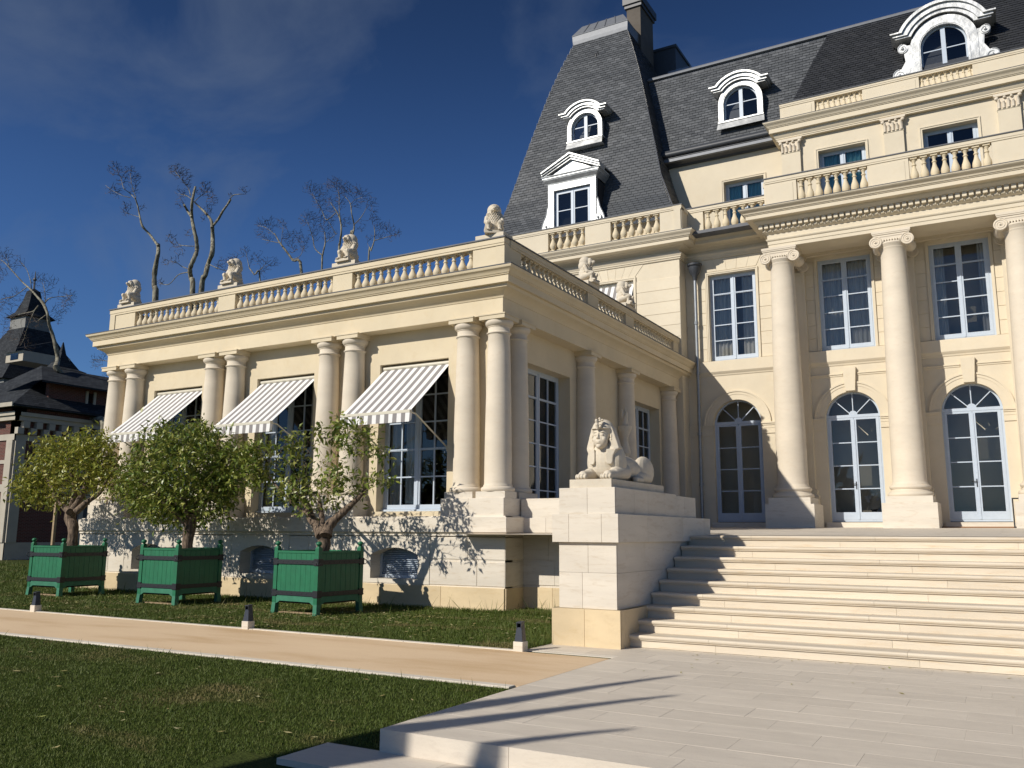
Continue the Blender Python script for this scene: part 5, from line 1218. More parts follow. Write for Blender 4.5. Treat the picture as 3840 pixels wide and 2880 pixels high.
# ================================================================= PLANTERS
def mkplanter():
    t = thing('planter_box', 'x', 'planter', (0, 0, 0)); h, z0, z1 = .60, .20, 1.17
    q = MB(); q.box(-h+.06, h-.06, -h+.06, h-.06, z0, 1.08); part('soil', q, M['soil'], t)
    fr = [(v3(0, -h, 0), v3(1, 0, 0), v3(0, -1, 0)), (v3(h, 0, 0), v3(0, 1, 0), v3(1, 0, 0)), (v3(0, h, 0), v3(-1, 0, 0), v3(0, 1, 0)), (v3(-h, 0, 0), v3(0, -1, 0), v3(-1, 0, 0))]
    for F in fr:
        n = 8; w = (2*h-.14)/n
        for i in range(n):
            u = -h+.07+w*i; q = MB(); q.fbox(F, u+.003, u+w-.003, -.05, -.012+random.uniform(-.001, .001), z0+.14, z1-.045, .004); part('plank', q, M['green'], t)
        q = MB(); q.fbox(F, -h+.07, h-.07, -.05, -.016, z0+.14, z1-.05); q.fbox(F, -h+.07, h-.07, -.055, -.002, z1-.045, z1, .004); part('rail', q, M['green'], t)
        q = MB(); P = [(-h+.07, z0+.14), (-h+.07, z0-.02), (-h+.12, z0-.01), (-h+.2, z0+.035), (h-.2, z0+.035), (h-.12, z0-.01), (h-.07, z0-.02), (h-.07, z0+.14)]
        q.prism(F, P, -.05, -.004); part('skirt_board', q, M['green_old'], t)
        for zb in (.385, .965):
            q = MB(); q.fbox(F, -h+.02, h-.02, .002, .014, zb-.04, zb+.04); 
            for i in range(8): q.ball(fp(F, -h+.07+w*(i+.5), .014, zb), .008, 6, 4)
            part('iron_band', q, M['iron'], t)
    for sx_ in (-1, 1):
        for sy_ in (-1, 1):
            x, y = sx_*(h-.045), sy_*(h-.045); q = MB(); q.box(x-.047, x+.047, y-.047, y+.047, z0-.0, z1+.05)
            q.add([(x-.047, y-.047, z1+.05), (x+.047, y-.047, z1+.05), (x+.047, y+.047, z1+.05), (x-.047, y+.047, z1+.05), (x-.025, y-.025, z1+.085), (x+.025, y-.025, z1+.085), (x+.025, y+.025, z1+.085), (x-.025, y+.025, z1+.085)], [(0, 1, 5, 4), (1, 2, 6, 5), (2, 3, 7, 6), (3, 0, 4, 7), (4, 5, 6, 7)])
            p = part('corner_post', q, M['green'], t)
            q = MB(); e = .012; q.add([(x-.047, y-.047, .2), (x+.047, y-.047, .2), (x+.047, y+.047, .2), (x-.047, y+.047, .2), (x-.05+sx_*e, y-.05+sy_*e, 0), (x+.05+sx_*e, y-.05+sy_*e, 0), (x+.05+sx_*e, y+.05+sy_*e, 0), (x-.05+sx_*e, y+.05+sy_*e, 0)], [(0, 1, 5, 4), (1, 2, 6, 5), (2, 3, 7, 6), (3, 0, 4, 7), (4, 5, 6, 7)]); part('foot', q, M['green_old'], p)
            q = MB(); q.lathe((x, y, z1+.085), [(.022, 0), (.03, .012), (.05, .03), (.057, .05), (.05, .072), (.03, .088), (.012, .094)], 14); part('finial', q, M['green'], p, smooth=50)
            q = MB()
            for zb in (.385, .965):
                q.box(x-.058, x+.058, y-.058, y+.058, zb-.065, zb+.065); q.box(x-.064, x+.064, y-.064, y+.064, zb-.052, zb-.035); q.box(x-.064, x+.064, y-.064, y+.064, zb+.035, zb+.052)
            rr = [(x+sx_*.068+.04*cos(a)*.2, y+sy_*.068+.045*cos(a), .955+.045*sin(a)) for a in [2*pi*i/12 for i in range(13)]]; q.tube(rr, .007, 5)
            part('iron_bracket', q, M['iron'], p)
    return t
def copy_tree(o, parent=None, nm=None):
    c = o.copy(); COL.objects.link(c); c.parent = parent
    for ch in list(o.children): copy_tree(ch, c)
    return c
pl0 = mkplanter(); GP = 'green wooden planter boxes on the upper lawn'
PLS = [(-11.80, 13.13, radians(-4), 'green planter box with black iron bands holding the sparse citrus tree, nearest the steps'), (-15.83, 13.22, radians(0), 'green planter box with black iron bands holding the dense citrus tree, middle of the three'), (-20.15, 13.45, radians(2), 'green planter box with black iron bands holding the leaning citrus tree, farthest left')]
for i, (x, y, a, lab) in enumerate(PLS):
    o = pl0 if i == 0 else copy_tree(pl0)
    o.location = (x, y, 0); o.rotation_euler = (0, 0, a); o['label'] = lab; o['category'] = 'planter'; o['group'] = GP
for i, (x, y, a, lab) in enumerate(PLS):
    q = MB(); q.box(x-.55, x+.5, y-.5, y-.4, .005, .03); single('wood_plank', q, M['wood'], 'pale plank lying in the grass under the ' + ['right', 'middle', 'left'][i] + ' green planter', 'plank', (x, y, 0), group='planks under the planters')

# ================================================================= TREES
def grow(limbs, targets, seed=0, wob=.12, up=.0, r0=.010, rk=.012, sides=4, step=.35, zb=.35):
    """limbs: [(points, radii)] main wood; targets: tips that twigs must reach. returns wood MB, twig MB, tips with directions"""
    rg = random.Random(seed); wood = MB(); tw = MB(); NP = []
    for pts, rad in limbs:
        pts = [Vector(p) for p in pts]; P = []; R = []
        for i in range(len(pts)-1):
            p0 = pts[max(i-1, 0)]; p1 = pts[i]; p2 = pts[i+1]; p3 = pts[min(i+2, len(pts)-1)]
            n = 4
            for k in range(n):
                t = k/n; P.append(.5*((2*p1)+(p2-p0)*t+(2*p0-5*p1+4*p2-p3)*t*t+(3*p1-p0-3*p2+p3)*t**3)); R.append(rad[i]+(rad[i+1]-rad[i])*t)
        P.append(pts[-1]); R.append(rad[-1]); R = [r*rg.uniform(.9, 1.12) for r in R]
        wood.tube(P, R, 10); NP += P[len(P)//4:]
    NDR = []
    for p, q in zip(NP[:-1], NP[1:]): d = q-p; NDR.append(tuple(d.normalized() if 1e-6 < d.length < 3 else Vector((0, 0, 1))))
    NDR.append((0, 0, 1)); A0 = np.array([tuple(p) for p in NP])
    A = np.array([tuple(t) for t in targets]); dist = np.min(np.linalg.norm(A[:, None, :]-A0[None], axis=2), axis=1); order = np.argsort(dist*np.array([rg.uniform(.8, 1.25) for _ in dist]))
    cap_ = len(A0)+len(A)*7+10; ND = np.zeros((cap_, 3)); DR = np.zeros((cap_, 3)); m = len(A0); ND[:m] = A0; DR[:m] = NDR
    tips = []
    for i in order:
        t = A[i]; v = t-ND[:m]; dl = np.linalg.norm(v, axis=1)+1e-6; cs_ = (v*DR[:m]).sum(1)/dl
        cost = dl*(1.9-.9*cs_)+zb*np.maximum(0, -v[:, 2]); j = int(np.argmin(cost)); l = float(dl[j])
        if l < .02: continue
        p0 = ND[j].copy(); d0 = DR[j]; n = max(2, min(6, int(l/step)+2)); c1_ = p0+d0*l*.38+np.array([rg.gauss(0, 1), rg.gauss(0, 1), rg.gauss(0, 1)])*wob*l
        pts = []
        for k in range(n+1):
            u = k/n; q_ = p0*(1-u)**2+c1_*2*u*(1-u)+t*u*u
            if 0 < k < n: q_ = q_+np.array([rg.gauss(0, 1), rg.gauss(0, 1), rg.gauss(0, 1)])*wob*.2*l
            q_[2] += up*l*sin(pi*u); pts.append(Vector(q_))
        ra = r0+rk*l; tw.tube(pts, [ra+(r0*.45-ra)*k/n for k in range(n+1)], sides, cap=False)
        for a_, b_ in zip(pts[:-1], pts[1:]): ND[m] = b_; DR[m] = (b_-a_).normalized(); m += 1
        tips.append((pts[-1], (pts[-1]-pts[-2]).normalized(), pts))
    return wood, tw, tips
def leaves(tips, per, ln, spread, seed, along=.5, droop=.3, wr=.40):
    rg = np.random.default_rng(seed); V = []; Fc = []
    P = []; D = []
    for tip, d, pts in tips:
        for k in range(per if isinstance(per, int) else per(tip)):
            if rg.random() < along and len(pts) > 2:
                i = rg.integers(max(1, len(pts)//2), len(pts)-1) if len(pts) > 3 else 1; b = pts[i].lerp(pts[i+1], rg.random()) if i+1 < len(pts) else pts[i]
            else: b = tip
            P.append((b.x, b.y, b.z)); D.append((d.x, d.y, d.z))
    P = np.array(P); D = np.array(D); n = len(P)
    P = P+rg.normal(0, spread, (n, 3)); dr = D*.5+rg.normal(0, .75, (n, 3)); dr[:, 2] += .1-droop*rg.random(n); dr /= np.linalg.norm(dr, axis=1)[:, None]
    upv = rg.normal(0, .55, (n, 3)); upv[:, 2] += 1; sd = np.cross(dr, upv); sd /= np.linalg.norm(sd, axis=1)[:, None]; nn = np.cross(sd, dr)
    L_ = ln*rg.uniform(.65, 1.25, n)[:, None]; Wd = L_*wr*.5*rg.uniform(.8, 1.2, n)[:, None]
    q0 = P; q1 = P+dr*L_*.45+sd*Wd+nn*L_*.06; q2 = P+dr*L_-nn*L_*.14; q3 = P+dr*L_*.45-sd*Wd+nn*L_*.06; qm = P+dr*L_*.5-nn*L_*.02
    Vv = np.stack([q0, q1, q2, q3, qm], 1).reshape(-1, 3); b = (np.arange(n)*5)[:, None]
    Ff = np.concatenate([b+np.array([[0, 1, 4]]), b+np.array([[1, 2, 4]]), b+np.array([[2, 3, 4]]), b+np.array([[3, 0, 4]])], 0)
    return Vv, Ff
def npmesh(name, V, Fc, mat, off=(0, 0, 0)):
    V = (np.asarray(V)-np.array(off)).astype(np.float32); Fc = np.asarray(Fc).astype(np.int32); k = Fc.shape[1]
    me = bpy.data.meshes.new(name); me.vertices.add(len(V)); me.vertices.foreach_set('co', V.ravel())
    me.loops.add(Fc.size); me.loops.foreach_set('vertex_index', Fc.ravel())
    me.polygons.add(len(Fc)); me.polygons.foreach_set('loop_start', np.arange(len(Fc), dtype=np.int32)*k)
    try: me.polygons.foreach_set('loop_total', np.full(len(Fc), k, dtype=np.int32))
    except Exception: pass
    me.materials.append(mat); me.update(calc_edges=True); me.validate(); return me
def npart(name, V, Fc, mat, parent, kind=None):
    at = WL[parent]; o = bpy.data.objects.new(name, npmesh(name, V, Fc, mat, at)); link(o, parent, at)
    if kind: o['kind'] = kind
    return o
def inball(c, r, n, rg, shell=.35):
    out_ = []
    while len(out_) < n:
        p = rg.normal(size=3); p /= np.linalg.norm(p); k = (shell+(1-shell)*rg.random())**.6
        out_.append((c[0]+p[0]*r[0]*k, c[1]+p[1]*r[1]*k, c[2]+p[2]*r[2]*k))
    return out_
def scale_at(px, py, y): p = PX(px, py, 'y', y); return DEPTH(p)/FPX
rg = np.random.default_rng(3)
GC = 'citrus trees standing in green planter boxes'
# dense middle tree
cx, cy = -15.83, 13.25
t = thing('citrus_tree', 'dense rounded citrus tree with thick dark green leaves, middle of the three', 'tree', (cx, cy, 1.08), GC)
c = PX(712, 1790, 'y', cy); s_ = scale_at(712, 1790, cy)
tg = []
for (px, py, rx, rz, n) in ((712, 1770, 225, 165, 210), (560, 1740, 110, 110, 60), (850, 1760, 110, 110, 55), (700, 1640, 170, 70, 60), (640, 1880, 120, 85, 55), (540, 1860, 70, 70, 30), (960, 1740, 60, 90, 30), (800, 1870, 80, 90, 40), (690, 1930, 90, 50, 25), (480, 1800, 60, 80, 20)):
    q = PX(px, py, 'y', cy); tg += inball(q, (rx*s_, 1.05*rx*s_*.8, rz*s_), n, rg)
base = Vector((cx+.1, cy, 1.02)); lm = [([base, base+Vector((.02, 0, .3)), base+Vector((.05, .02, .62)), base+Vector((.12, 0, .9))], [.13, .115, .12, .10])]
for dx, dy, dz in ((-.9, -.2, 1.1), (.6, .1, 1.2), (-.3, .5, 1.3), (.1, -.5, 1.4), (-.5, -.5, .8)): 
    b = lm[0][0][2]; lm.append(([b, b+Vector((dx*.35, dy*.35, dz*.25)), b+Vector((dx*.8, dy*.8, dz*.6)), b+Vector((dx*1.1, dy*1.1, dz))], [.085, .06, .04, .02]))
wood, tw, tips = grow(lm, tg, 1, r0=.004, rk=.008)
part('trunk', wood, M['bark2'], t, smooth=60); part('branches', tw, M['bark2'], t)
V, Fc = leaves(tips, 21, .135, .11, 5); npart('foliage', V, Fc, M['leaf_dark'], t, 'stuff')
# left tree
cx, cy = -20.15, 13.5
t = thing('citrus_tree', 'wide yellow-green citrus tree leaning left over the farthest planter', 'tree', (cx, cy, 1.08), GC)
s_ = scale_at(260, 1780, cy); tg = []
for (px, py, rx, rz, n) in ((300, 1760, 130, 110, 90), (160, 1760, 100, 95, 60), (90, 1830, 60, 60, 24), (360, 1700, 90, 90, 55), (220, 1690, 110, 60, 45), (410, 1790, 60, 70, 35), (150, 1850, 80, 55, 30), (240, 1860, 60, 50, 22), (330, 1660, 60, 40, 18)):
    q = PX(px, py, 'y', cy); tg += inball(q, (rx*s_, rx*s_*.85, rz*s_), n, rg)
base = Vector((cx, cy, 1.02)); P_ = [(cx, cy, 1.02)]+[tuple(PX(a, b, 'y', cy)) for a, b in ((275, 1980), (262, 1945), (272, 1900))]
lm = [(P_, [.14, .12, .13, .11])]
for tr in (((285, 1920), (330, 1880), (375, 1850), (400, 1800)), ((262, 1920), (220, 1880), (180, 1800), (150, 1750)), ((270, 1900), (280, 1850), (270, 1780), (260, 1720)), ((275, 1910), (310, 1850), (330, 1780), (335, 1720))):
    lm.append(([tuple(PX(a, b, 'y', cy+.12*(k-1)*random.choice((-1, 1)))) for k, (a, b) in enumerate(tr)], [.09, .06, .04, .02]))
wood, tw, tips = grow(lm, tg, 2, r0=.004, rk=.008)
part('trunk', wood, M['bark2'], t, smooth=60); part('branches', tw, M['bark2'], t)
V, Fc = leaves(tips, 17, .135, .11, 6); npart('foliage', V, Fc, M['leaf'], t, 'stuff')
# sparse right tree
cx, cy = -11.85, 13.2
t = thing('citrus_tree', 'sparse forked citrus tree with thin bare shoots, nearest the steps', 'tree', (cx, cy, 1.08), GC)
s_ = scale_at(1200, 1780, cy); tg = []; tb_ = []
for (px, py, rx, rz, n) in ((985, 1720, 45, 60, 16), (950, 1800, 45, 50, 12), (1060, 1700, 45, 50, 14), (1120, 1640, 40, 40, 10), (1100, 1760, 55, 60, 18), (1150, 1840, 70, 60, 24), (1060, 1860, 50, 40, 12), (1240, 1780, 60, 70, 20), (1310, 1620, 35, 35, 12), (1350, 1670, 50, 35, 18), (1410, 1700, 20, 25, 8), (1290, 1830, 60, 60, 18), (1425, 1800, 35, 30, 14), (1200, 1900, 60, 40, 12), (1230, 1640, 40, 40, 10), (1270, 1590, 40, 20, 10), (1350, 1610, 40, 25, 10)):
    q = PX(px, py, 'y', cy); tg += inball(q, (rx*s_, .35+rx*s_*.8, rz*s_), int(n*.9), rg)
for (px, py, rx, rz, n) in ((1080, 1690, 110, 80, 60), (1260, 1680, 90, 90, 55), (1190, 1780, 90, 80, 35), (1380, 1760, 50, 60, 15)):
    q = PX(px, py, 'y', cy); tb_ += inball(q, (rx*s_, .8, rz*s_), n, rg)
z_ = lambda a, b, dy=0: tuple(PX(a, b, 'y', cy+dy))
lm = [([(cx, cy, 1.0), z_(1215, 2040), z_(1212, 2000)], [.13, .13, .15])]
for tr, rr in ((((1205, 2010), (1190, 1975), (1165, 1940), (1148, 1890), (1100, 1830), (1080, 1800)), [.11, .095, .085, .07, .05, .02]), (((1222, 2010), (1232, 1975), (1265, 1940), (1310, 1900), (1350, 1860), (1385, 1820)), [.12, .10, .085, .06, .045, .02]), (((1208, 1995), (1208, 1950), (1200, 1900), (1195, 1850)), [.06, .055, .045, .02]), (((1160, 1930), (1110, 1900), (1060, 1850), (1010, 1790)), [.04, .03, .025, .012])):
    lm.append(([z_(a, b, .1*(k-1)) for k, (a, b) in enumerate(tr)], rr))
wood, tw, tips = grow(lm, tg+tb_, 3, r0=.003, rk=.007, wob=.10, up=-.05)
part('trunk', wood, M['bark2'], t, smooth=60); part('branches', tw, M['bark2'], t)
tgs = np.array(tg)
def per(tip): return 10 if np.min(np.linalg.norm(tgs-np.array(tip), axis=1)) < .03 else (1 if random.random() < .35 else 0)
V, Fc = leaves(tips, per, .14, .085, 7, along=.35); npart('foliage', V, Fc, M['leaf_dark'], t, 'stuff')

# bare trees behind
def bare(lab, y, K, limbs, clouds, ground, seed, group='bare winter trees behind the pavilion', mat='bark', dens=1.0, tr=.018):
    ox, oy, k = K; f = lambda a, b, d=0: PX(ox+a*k, oy+b*k, 'y', y+d); rg2 = np.random.default_rng(seed)
    g = Vector(ground) if ground else None; L0 = []
    s1 = DEPTH(f(*limbs[0][0][0]))/FPX*k
    for i, (pts, w) in enumerate(limbs):
        P_ = [f(a, b, random.uniform(-.5, .5)*(j > 0)) for j, (a, b) in enumerate(pts)]; R_ = [x*s1*.5 for x in w]
        if i == 0: b0 = P_[0].copy(); gr = Vector((b0.x+.3, b0.y, 0)); P_ = [gr, gr.lerp(b0, .5)]+P_; R_ = [R_[0]*1.25, R_[0]*1.1]+R_
        L0.append((P_, R_))
    tg = []
    for (a, b, r, n) in clouds:
        rr = r*s1*1.2; tg += inball(f(a, b), (rr, rr*.9, rr), int(n*dens*2.0), rg2, .05)
    base = L0[0][0][0]; t = thing('bare_tree', lab, 'tree', tuple(base), group)
    wood, tw, tips = grow(L0, tg, seed, wob=.09, up=.02, r0=tr*.75, rk=.014, sides=3, step=.6, zb=.9)
    part('trunk', wood, M[mat], t, smooth=60); part('twigs', tw, M['twig'], t)
KA = (380, 560, .3617); KD = (780, 600, .3617); KL = (0, 1100, .3014)
bare('slender bare tree rising leftmost above the pavilion roof, beside the left baboon', 40, KA,
     [([(560, 1560), (550, 1440), (552, 1290), (575, 1150), (590, 1070), (590, 990)], [60, 50, 50, 46, 44, 40]), ([(588, 1000), (500, 880), (425, 795), (398, 690), (378, 590), (350, 500)], [26, 22, 22, 17, 15, 12]), ([(350, 510), (290, 450), (230, 400), (205, 300), (160, 220)], [10, 8, 7, 5, 3]), ([(360, 500), (330, 420), (310, 330), (300, 240)], [8, 6, 5, 3]), ([(300, 500), (220, 480), (120, 430), (40, 370)], [8, 6, 5, 3]), ([(390, 700), (320, 680), (240, 650)], [6, 5, 3])],
     [(130, 190, 80, 55), (220, 280, 100, 60), (340, 300, 80, 50), (300, 210, 60, 30), (160, 420, 90, 40), (90, 420, 60, 18), (260, 600, 70, 35), (250, 650, 50, 18), (430, 600, 50, 14), (330, 420, 80, 30), (375, 270, 35, 16)], None, 11)
bare('pollarded bare tree with a cut stub, middle of the three tall trunks', 40, KA,
     [([(945, 1500), (930, 1340), (920, 1240), (962, 1130), (990, 1050), (985, 940), (960, 830), (938, 700), (942, 540), (975, 390)], [52, 50, 46, 46, 44, 40, 40, 34, 30, 22]), ([(935, 700), (895, 640), (858, 575)], [26, 24, 22]), ([(960, 1005), (870, 1000), (800, 985), (760, 920)], [9, 8, 6, 3]), ([(910, 1245), (830, 1210), (770, 1170), (680, 1170)], [9, 8, 6, 3]), ([(900, 1275), (800, 1300), (700, 1400), (600, 1390)], [11, 9, 8, 4]), ([(935, 515), (880, 480), (800, 460)], [10, 7, 4]), ([(925, 480), (900, 400), (820, 300), (760, 220)], [10, 8, 6, 3])],
     [(800, 230, 90, 70), (880, 280, 80, 45), (730, 200, 50, 30), (830, 450, 70, 35), (820, 560, 60, 22), (720, 910, 70, 35), (760, 1000, 60, 22), (900, 870, 50, 16), (760, 1150, 60, 22), (660, 1160, 50, 16), (620, 1380, 50, 20), (830, 1060, 50, 12), (900, 350, 50, 20)], None, 12)
bare('pollarded bare tree forked at the top, rightmost of the three tall trunks', 40.5, KA,
     [([(1035, 1490), (1080, 1300), (1110, 1180), (1150, 1070), (1155, 920), (1150, 800)], [56, 50, 46, 46, 40, 38]), ([(1150, 810), (1135, 730), (1070, 650), (1010, 590), (960, 540)], [34, 28, 22, 18, 14]), ([(1160, 790), (1215, 720), (1260, 640), (1310, 570), (1340, 520)], [28, 26, 24, 22, 20]), ([(1335, 510), (1370, 475), (1430, 465), (1490, 465)], [10, 9, 7, 4]), ([(1125, 1195), (1200, 1230), (1290, 1255), (1380, 1230)], [8, 8, 6, 3]), ([(965, 545), (1010, 500), (1080, 450), (1130, 440)], [9, 8, 6, 3])],
     [(1090, 420, 90, 65), (1150, 530, 70, 45), (1060, 360, 50, 20), (1120, 610, 60, 25), (1010, 440, 50, 18), (1480, 410, 60, 16), (1340, 460, 30, 8), (1230, 1190, 60, 22), (1340, 1160, 60, 20), (1060, 700, 50, 12)], None, 13)
bare('bare spreading tree low behind the second baboon', 46, KD,
     [([(540, 1260), (480, 1190), (430, 1120)], [16, 14, 10]), ([(430, 1130), (410, 1040), (395, 950)], [7, 5, 3]), ([(480, 1190), (560, 1120), (620, 1040)], [8, 6, 3])],
     [(380, 940, 60, 40), (260, 1040, 90, 55), (150, 1060, 60, 25), (500, 1010, 80, 45), (620, 1080, 80, 45), (200, 1150, 60, 22), (700, 1050, 60, 30), (560, 1180, 60, 25)], None, 14, 'bare winter trees in the crowd behind the pavilion', tr=.014)
bare('bare tree leaning left with a long slanting trunk behind the pavilion rail', 47, KD,
     [([(970, 1180), (880, 1040), (800, 930), (740, 850), (690, 760)], [28, 24, 20, 15, 9]), ([(745, 860), (640, 840), (560, 820)], [9, 6, 3]), ([(700, 780), (600, 700), (520, 680)], [7, 5, 3]), ([(760, 870), (770, 760), (780, 680)], [7, 5, 3]), ([(870, 1030), (950, 1000), (1000, 900)], [8, 6, 3])],
     [(560, 680, 90, 70), (660, 650, 80, 60), (770, 660, 60, 45), (620, 780, 90, 45), (530, 760, 60, 25), (840, 800, 80, 55), (940, 780, 80, 60), (980, 880, 80, 55), (880, 900, 70, 35)], None, 15, 'bare winter trees in the crowd behind the pavilion', tr=.014)
bare('tall bare tree with twin stems beside the third baboon', 48, KD,
     [([(1180, 1140), (1190, 980), (1215, 860), (1210, 740)], [20, 17, 13, 8]), ([(1190, 990), (1110, 920), (1085, 800), (1050, 690), (1020, 620)], [13, 10, 8, 6, 3]), ([(1215, 860), (1300, 790), (1340, 760)], [7, 5, 3])],
     [(1000, 620, 70, 50), (1090, 600, 70, 50), (1150, 700, 80, 55), (1240, 640, 80, 60), (1260, 780, 80, 45), (1100, 780, 70, 40), (1040, 560, 50, 25), (1180, 560, 70, 40)], None, 16, 'bare winter trees in the crowd behind the pavilion', tr=.014)
bare('tallest bare tree of the crowd, crown above the third baboon', 48.5, KD,
     [([(1355, 1030), (1365, 880), (1382, 740), (1370, 620), (1330, 530), (1270, 440)], [24, 22, 18, 15, 11, 6]), ([(1375, 640), (1360, 500), (1360, 380), (1340, 280)], [10, 8, 6, 3]), ([(1330, 540), (1230, 620), (1180, 520), (1120, 420), (1080, 340)], [8, 8, 7, 5, 3]), ([(1330, 770), (1250, 640)], [9, 4])],
     [(1070, 290, 85, 75), (1170, 330, 90, 70), (1280, 250, 80, 80), (1380, 280, 80, 75), (1250, 430, 100, 75), (1370, 430, 80, 60), (1140, 430, 80, 50), (1330, 220, 50, 40), (1430, 640, 70, 35), (1300, 560, 80, 40)], None, 17, 'bare winter trees in the crowd behind the pavilion', tr=.014)
bare('bare tree with a fine fan of branches right behind the third baboon', 49, KD,
     [([(1475, 880), (1500, 770), (1515, 680), (1490, 560), (1475, 450), (1420, 380)], [22, 20, 15, 11, 9, 4]), ([(1515, 670), (1590, 590), (1640, 500), (1650, 450)], [9, 7, 5, 3]), ([(1478, 460), (1530, 410), (1600, 390)], [7, 5, 3])],
     [(1430, 300, 80, 65), (1530, 320, 80, 65), (1620, 370, 80, 55), (1700, 450, 70, 45), (1720, 540, 50, 28), (1560, 450, 60, 25), (1600, 680, 60, 16)], None, 18, 'bare winter trees in the crowd behind the pavilion', tr=.014)
bare('low bare tree at the right end of the crowd, spreading towards the corner baboon', 47.5, KD,
     [([(1665, 1040), (1690, 940), (1720, 850), (1730, 760), (1720, 680)], [18, 15, 12, 9, 5]), ([(1725, 835), (1800, 815), (1880, 790), (1960, 770)], [9, 7, 5, 3]), ([(1690, 950), (1650, 860)], [5, 3])],
     [(1740, 620, 60, 40), (1800, 690, 60, 40), (1870, 700, 70, 45), (1960, 750, 60, 32), (1900, 790, 60, 22), (1780, 780, 60, 25), (1680, 800, 50, 16)], None, 19, 'bare winter trees in the crowd behind the pavilion', tr=.014)
bare('mossy bare tree with a long curved trunk leaning left in front of the brick house', 31, KL,
     [([(1300, 1640), (1180, 1580), (1050, 1490), (920, 1390), (830, 1270), (790, 1130), (760, 1000), (700, 920), (720, 820), (690, 650), (650, 500), (610, 380), (590, 250), (540, 130), (480, 60), (380, -50), (290, -130), (180, -250), (60, -380), (0, -420)], [90, 85, 80, 75, 72, 72, 70, 75, 62, 52, 44, 36, 34, 40, 30, 22, 20, 16, 12, 8]),
      ([(480, 150), (420, 220), (340, 240), (200, 270)], [22, 18, 12, 6]), ([(570, 270), (500, 320), (450, 360)], [14, 10, 5]), ([(560, 120), (620, 60), (760, 40), (900, 30)], [16, 12, 8, 4]), ([(340, -80), (260, -20), (160, 40), (0, 80)], [14, 10, 8, 4]), ([(390, -40), (380, -150), (330, -300), (250, -400)], [14, 10, 8, 4]), ([(120, -320), (90, -420), (60, -500)], [10, 7, 4]), ([(560, 160), (560, -20), (530, -130)], [12, 8, 4]), ([(430, 210), (350, 400), (300, 560), (250, 660)], [9, 7, 6, 4])],
     [(60, -480, 130, 70), (200, -380, 130, 50), (0, -250, 120, 45), (500, -180, 110, 50), (650, -150, 90, 30), (840, 40, 130, 60), (780, 160, 130, 50), (720, 280, 110, 35), (860, 120, 80, 30), (200, 40, 150, 55), (60, 120, 130, 45), (100, 300, 120, 40), (480, 340, 110, 40), (280, 560, 120, 50), (100, 480, 130, 40), (380, 640, 80, 25), (560, 0, 100, 35), (330, 280, 110, 35), (-60, -350, 120, 40)], None, 20, None, tr=.012)
bare('small bare tree peeping out left of the pavilion cornice', 34, KL, [([(1420, 1200), (1400, 950), (1360, 800)], [20, 16, 12]), ([(1370, 850), (1250, 830), (1130, 820)], [10, 7, 3]), ([(1400, 1020), (1330, 980)], [8, 3])],
     [(1200, 830, 90, 40), (1290, 770, 60, 20), (1310, 1010, 50, 16), (1180, 900, 60, 14)], None, 21, None, tr=.012)

# tree left of and behind the camera that throws the shadows on the paving
t = thing('bare_tree', 'pollarded bare tree standing on the lawn outside the picture, throwing the long shadows', 'tree', (-11.6, -4.6, -.6))
q = MB()
LD = Vector((.5, 1, -.70))
def caster(p0, s0, r0_, p1, s1_, r1_, p2=None):
    a = Vector((p0[0], p0[1], 0))-LD*s0; b = Vector((p1[0], p1[1], 0))-LD*s1_
    P_ = [b.lerp(a, k/10) for k in range(11)]
    for k in range(1, 10): P_[k] += Vector((sin(k*1.3)*.025, 0, cos(k*2.1)*.03))
    q.tube(P_, [r1_+(r0_-r1_)*(k/10) for k in range(11)], 8)
caster((-3.31, 9.47), 9.5, .03, (-5.6, 3.75), 7.2, .30)
caster((-2.94, 8.32), 9.5, .03, (-5.6, 3.45), 7.2, .30)
caster((-2.75, 6.75), 9.5, .03, (-5.0, 3.45), 7.2, .26)
caster((-5.6, 3.75), 7.2, .17, (-10.5, 1.6), 5.0, .24); caster((-5.6, 3.45), 7.2, .17, (-9.0, .9), 5, .24); caster((-5.0, 3.45), 7.2, .15, (-7.6, 1.0), 6, .2)
q.tube([(-11.6, -4.6, -.6), (-11.6, -4.5, 1.5), (-11.8, -4.2, 2.6), (-12.4, -3.6, 3.5)], [.42, .36, .3, .24], 12); q.tube([(-11.6, -4.5, 1.5), (-11.4, -4.3, 3.5)], [.3, .24], 10)
part('trunk', q, M['bark'], t, smooth=60)
# conifers behind the camera, mirrored in the windows
def conifer_mesh(h, r, seed):
    rg2 = np.random.default_rng(seed); V = []; Fc = []
    n = 900
    for i in range(n):
        z = h*rg2.random()**1.2; rr = r*(1-z/h)**.8*(.55+.45*rg2.random())+.1; a = rg2.random()*2*pi; c = np.array([cos(a)*rr, sin(a)*rr, z+.2]); d = np.array([cos(a), sin(a), .3*rg2.normal()-.1]); s1 = np.cross(d, [0, 0, 1]); l = .35+.3*rg2.random(); k = len(V)
        V += [c-d*l*.6, c+s1*l*.4, c+d*l, c-s1*l*.4+np.array([0, 0, .25])]; Fc.append((k, k+1, k+2, k+3))
    return npmesh('conifer_crown', np.array(V), np.array(Fc), M['conifer'])
cm = [conifer_mesh(11, 2.0, 1), conifer_mesh(8.5, 2.6, 2), conifer_mesh(13, 1.6, 3)]
q = MB(); q.lathe((0, 0, 0), [(.25, -.8), (.2, 2), (.1, 6)], 8); tm = q.mesh('conifer_trunk', M['bark2'])
q = MB(); q.lathe((0, 0, 0), [(1.3, .3), (1.5, 2), (1.0, 5), (.1, 8)], 10); im = q.mesh('conifer_core', M['conifer'])
rr2 = random.Random(5)
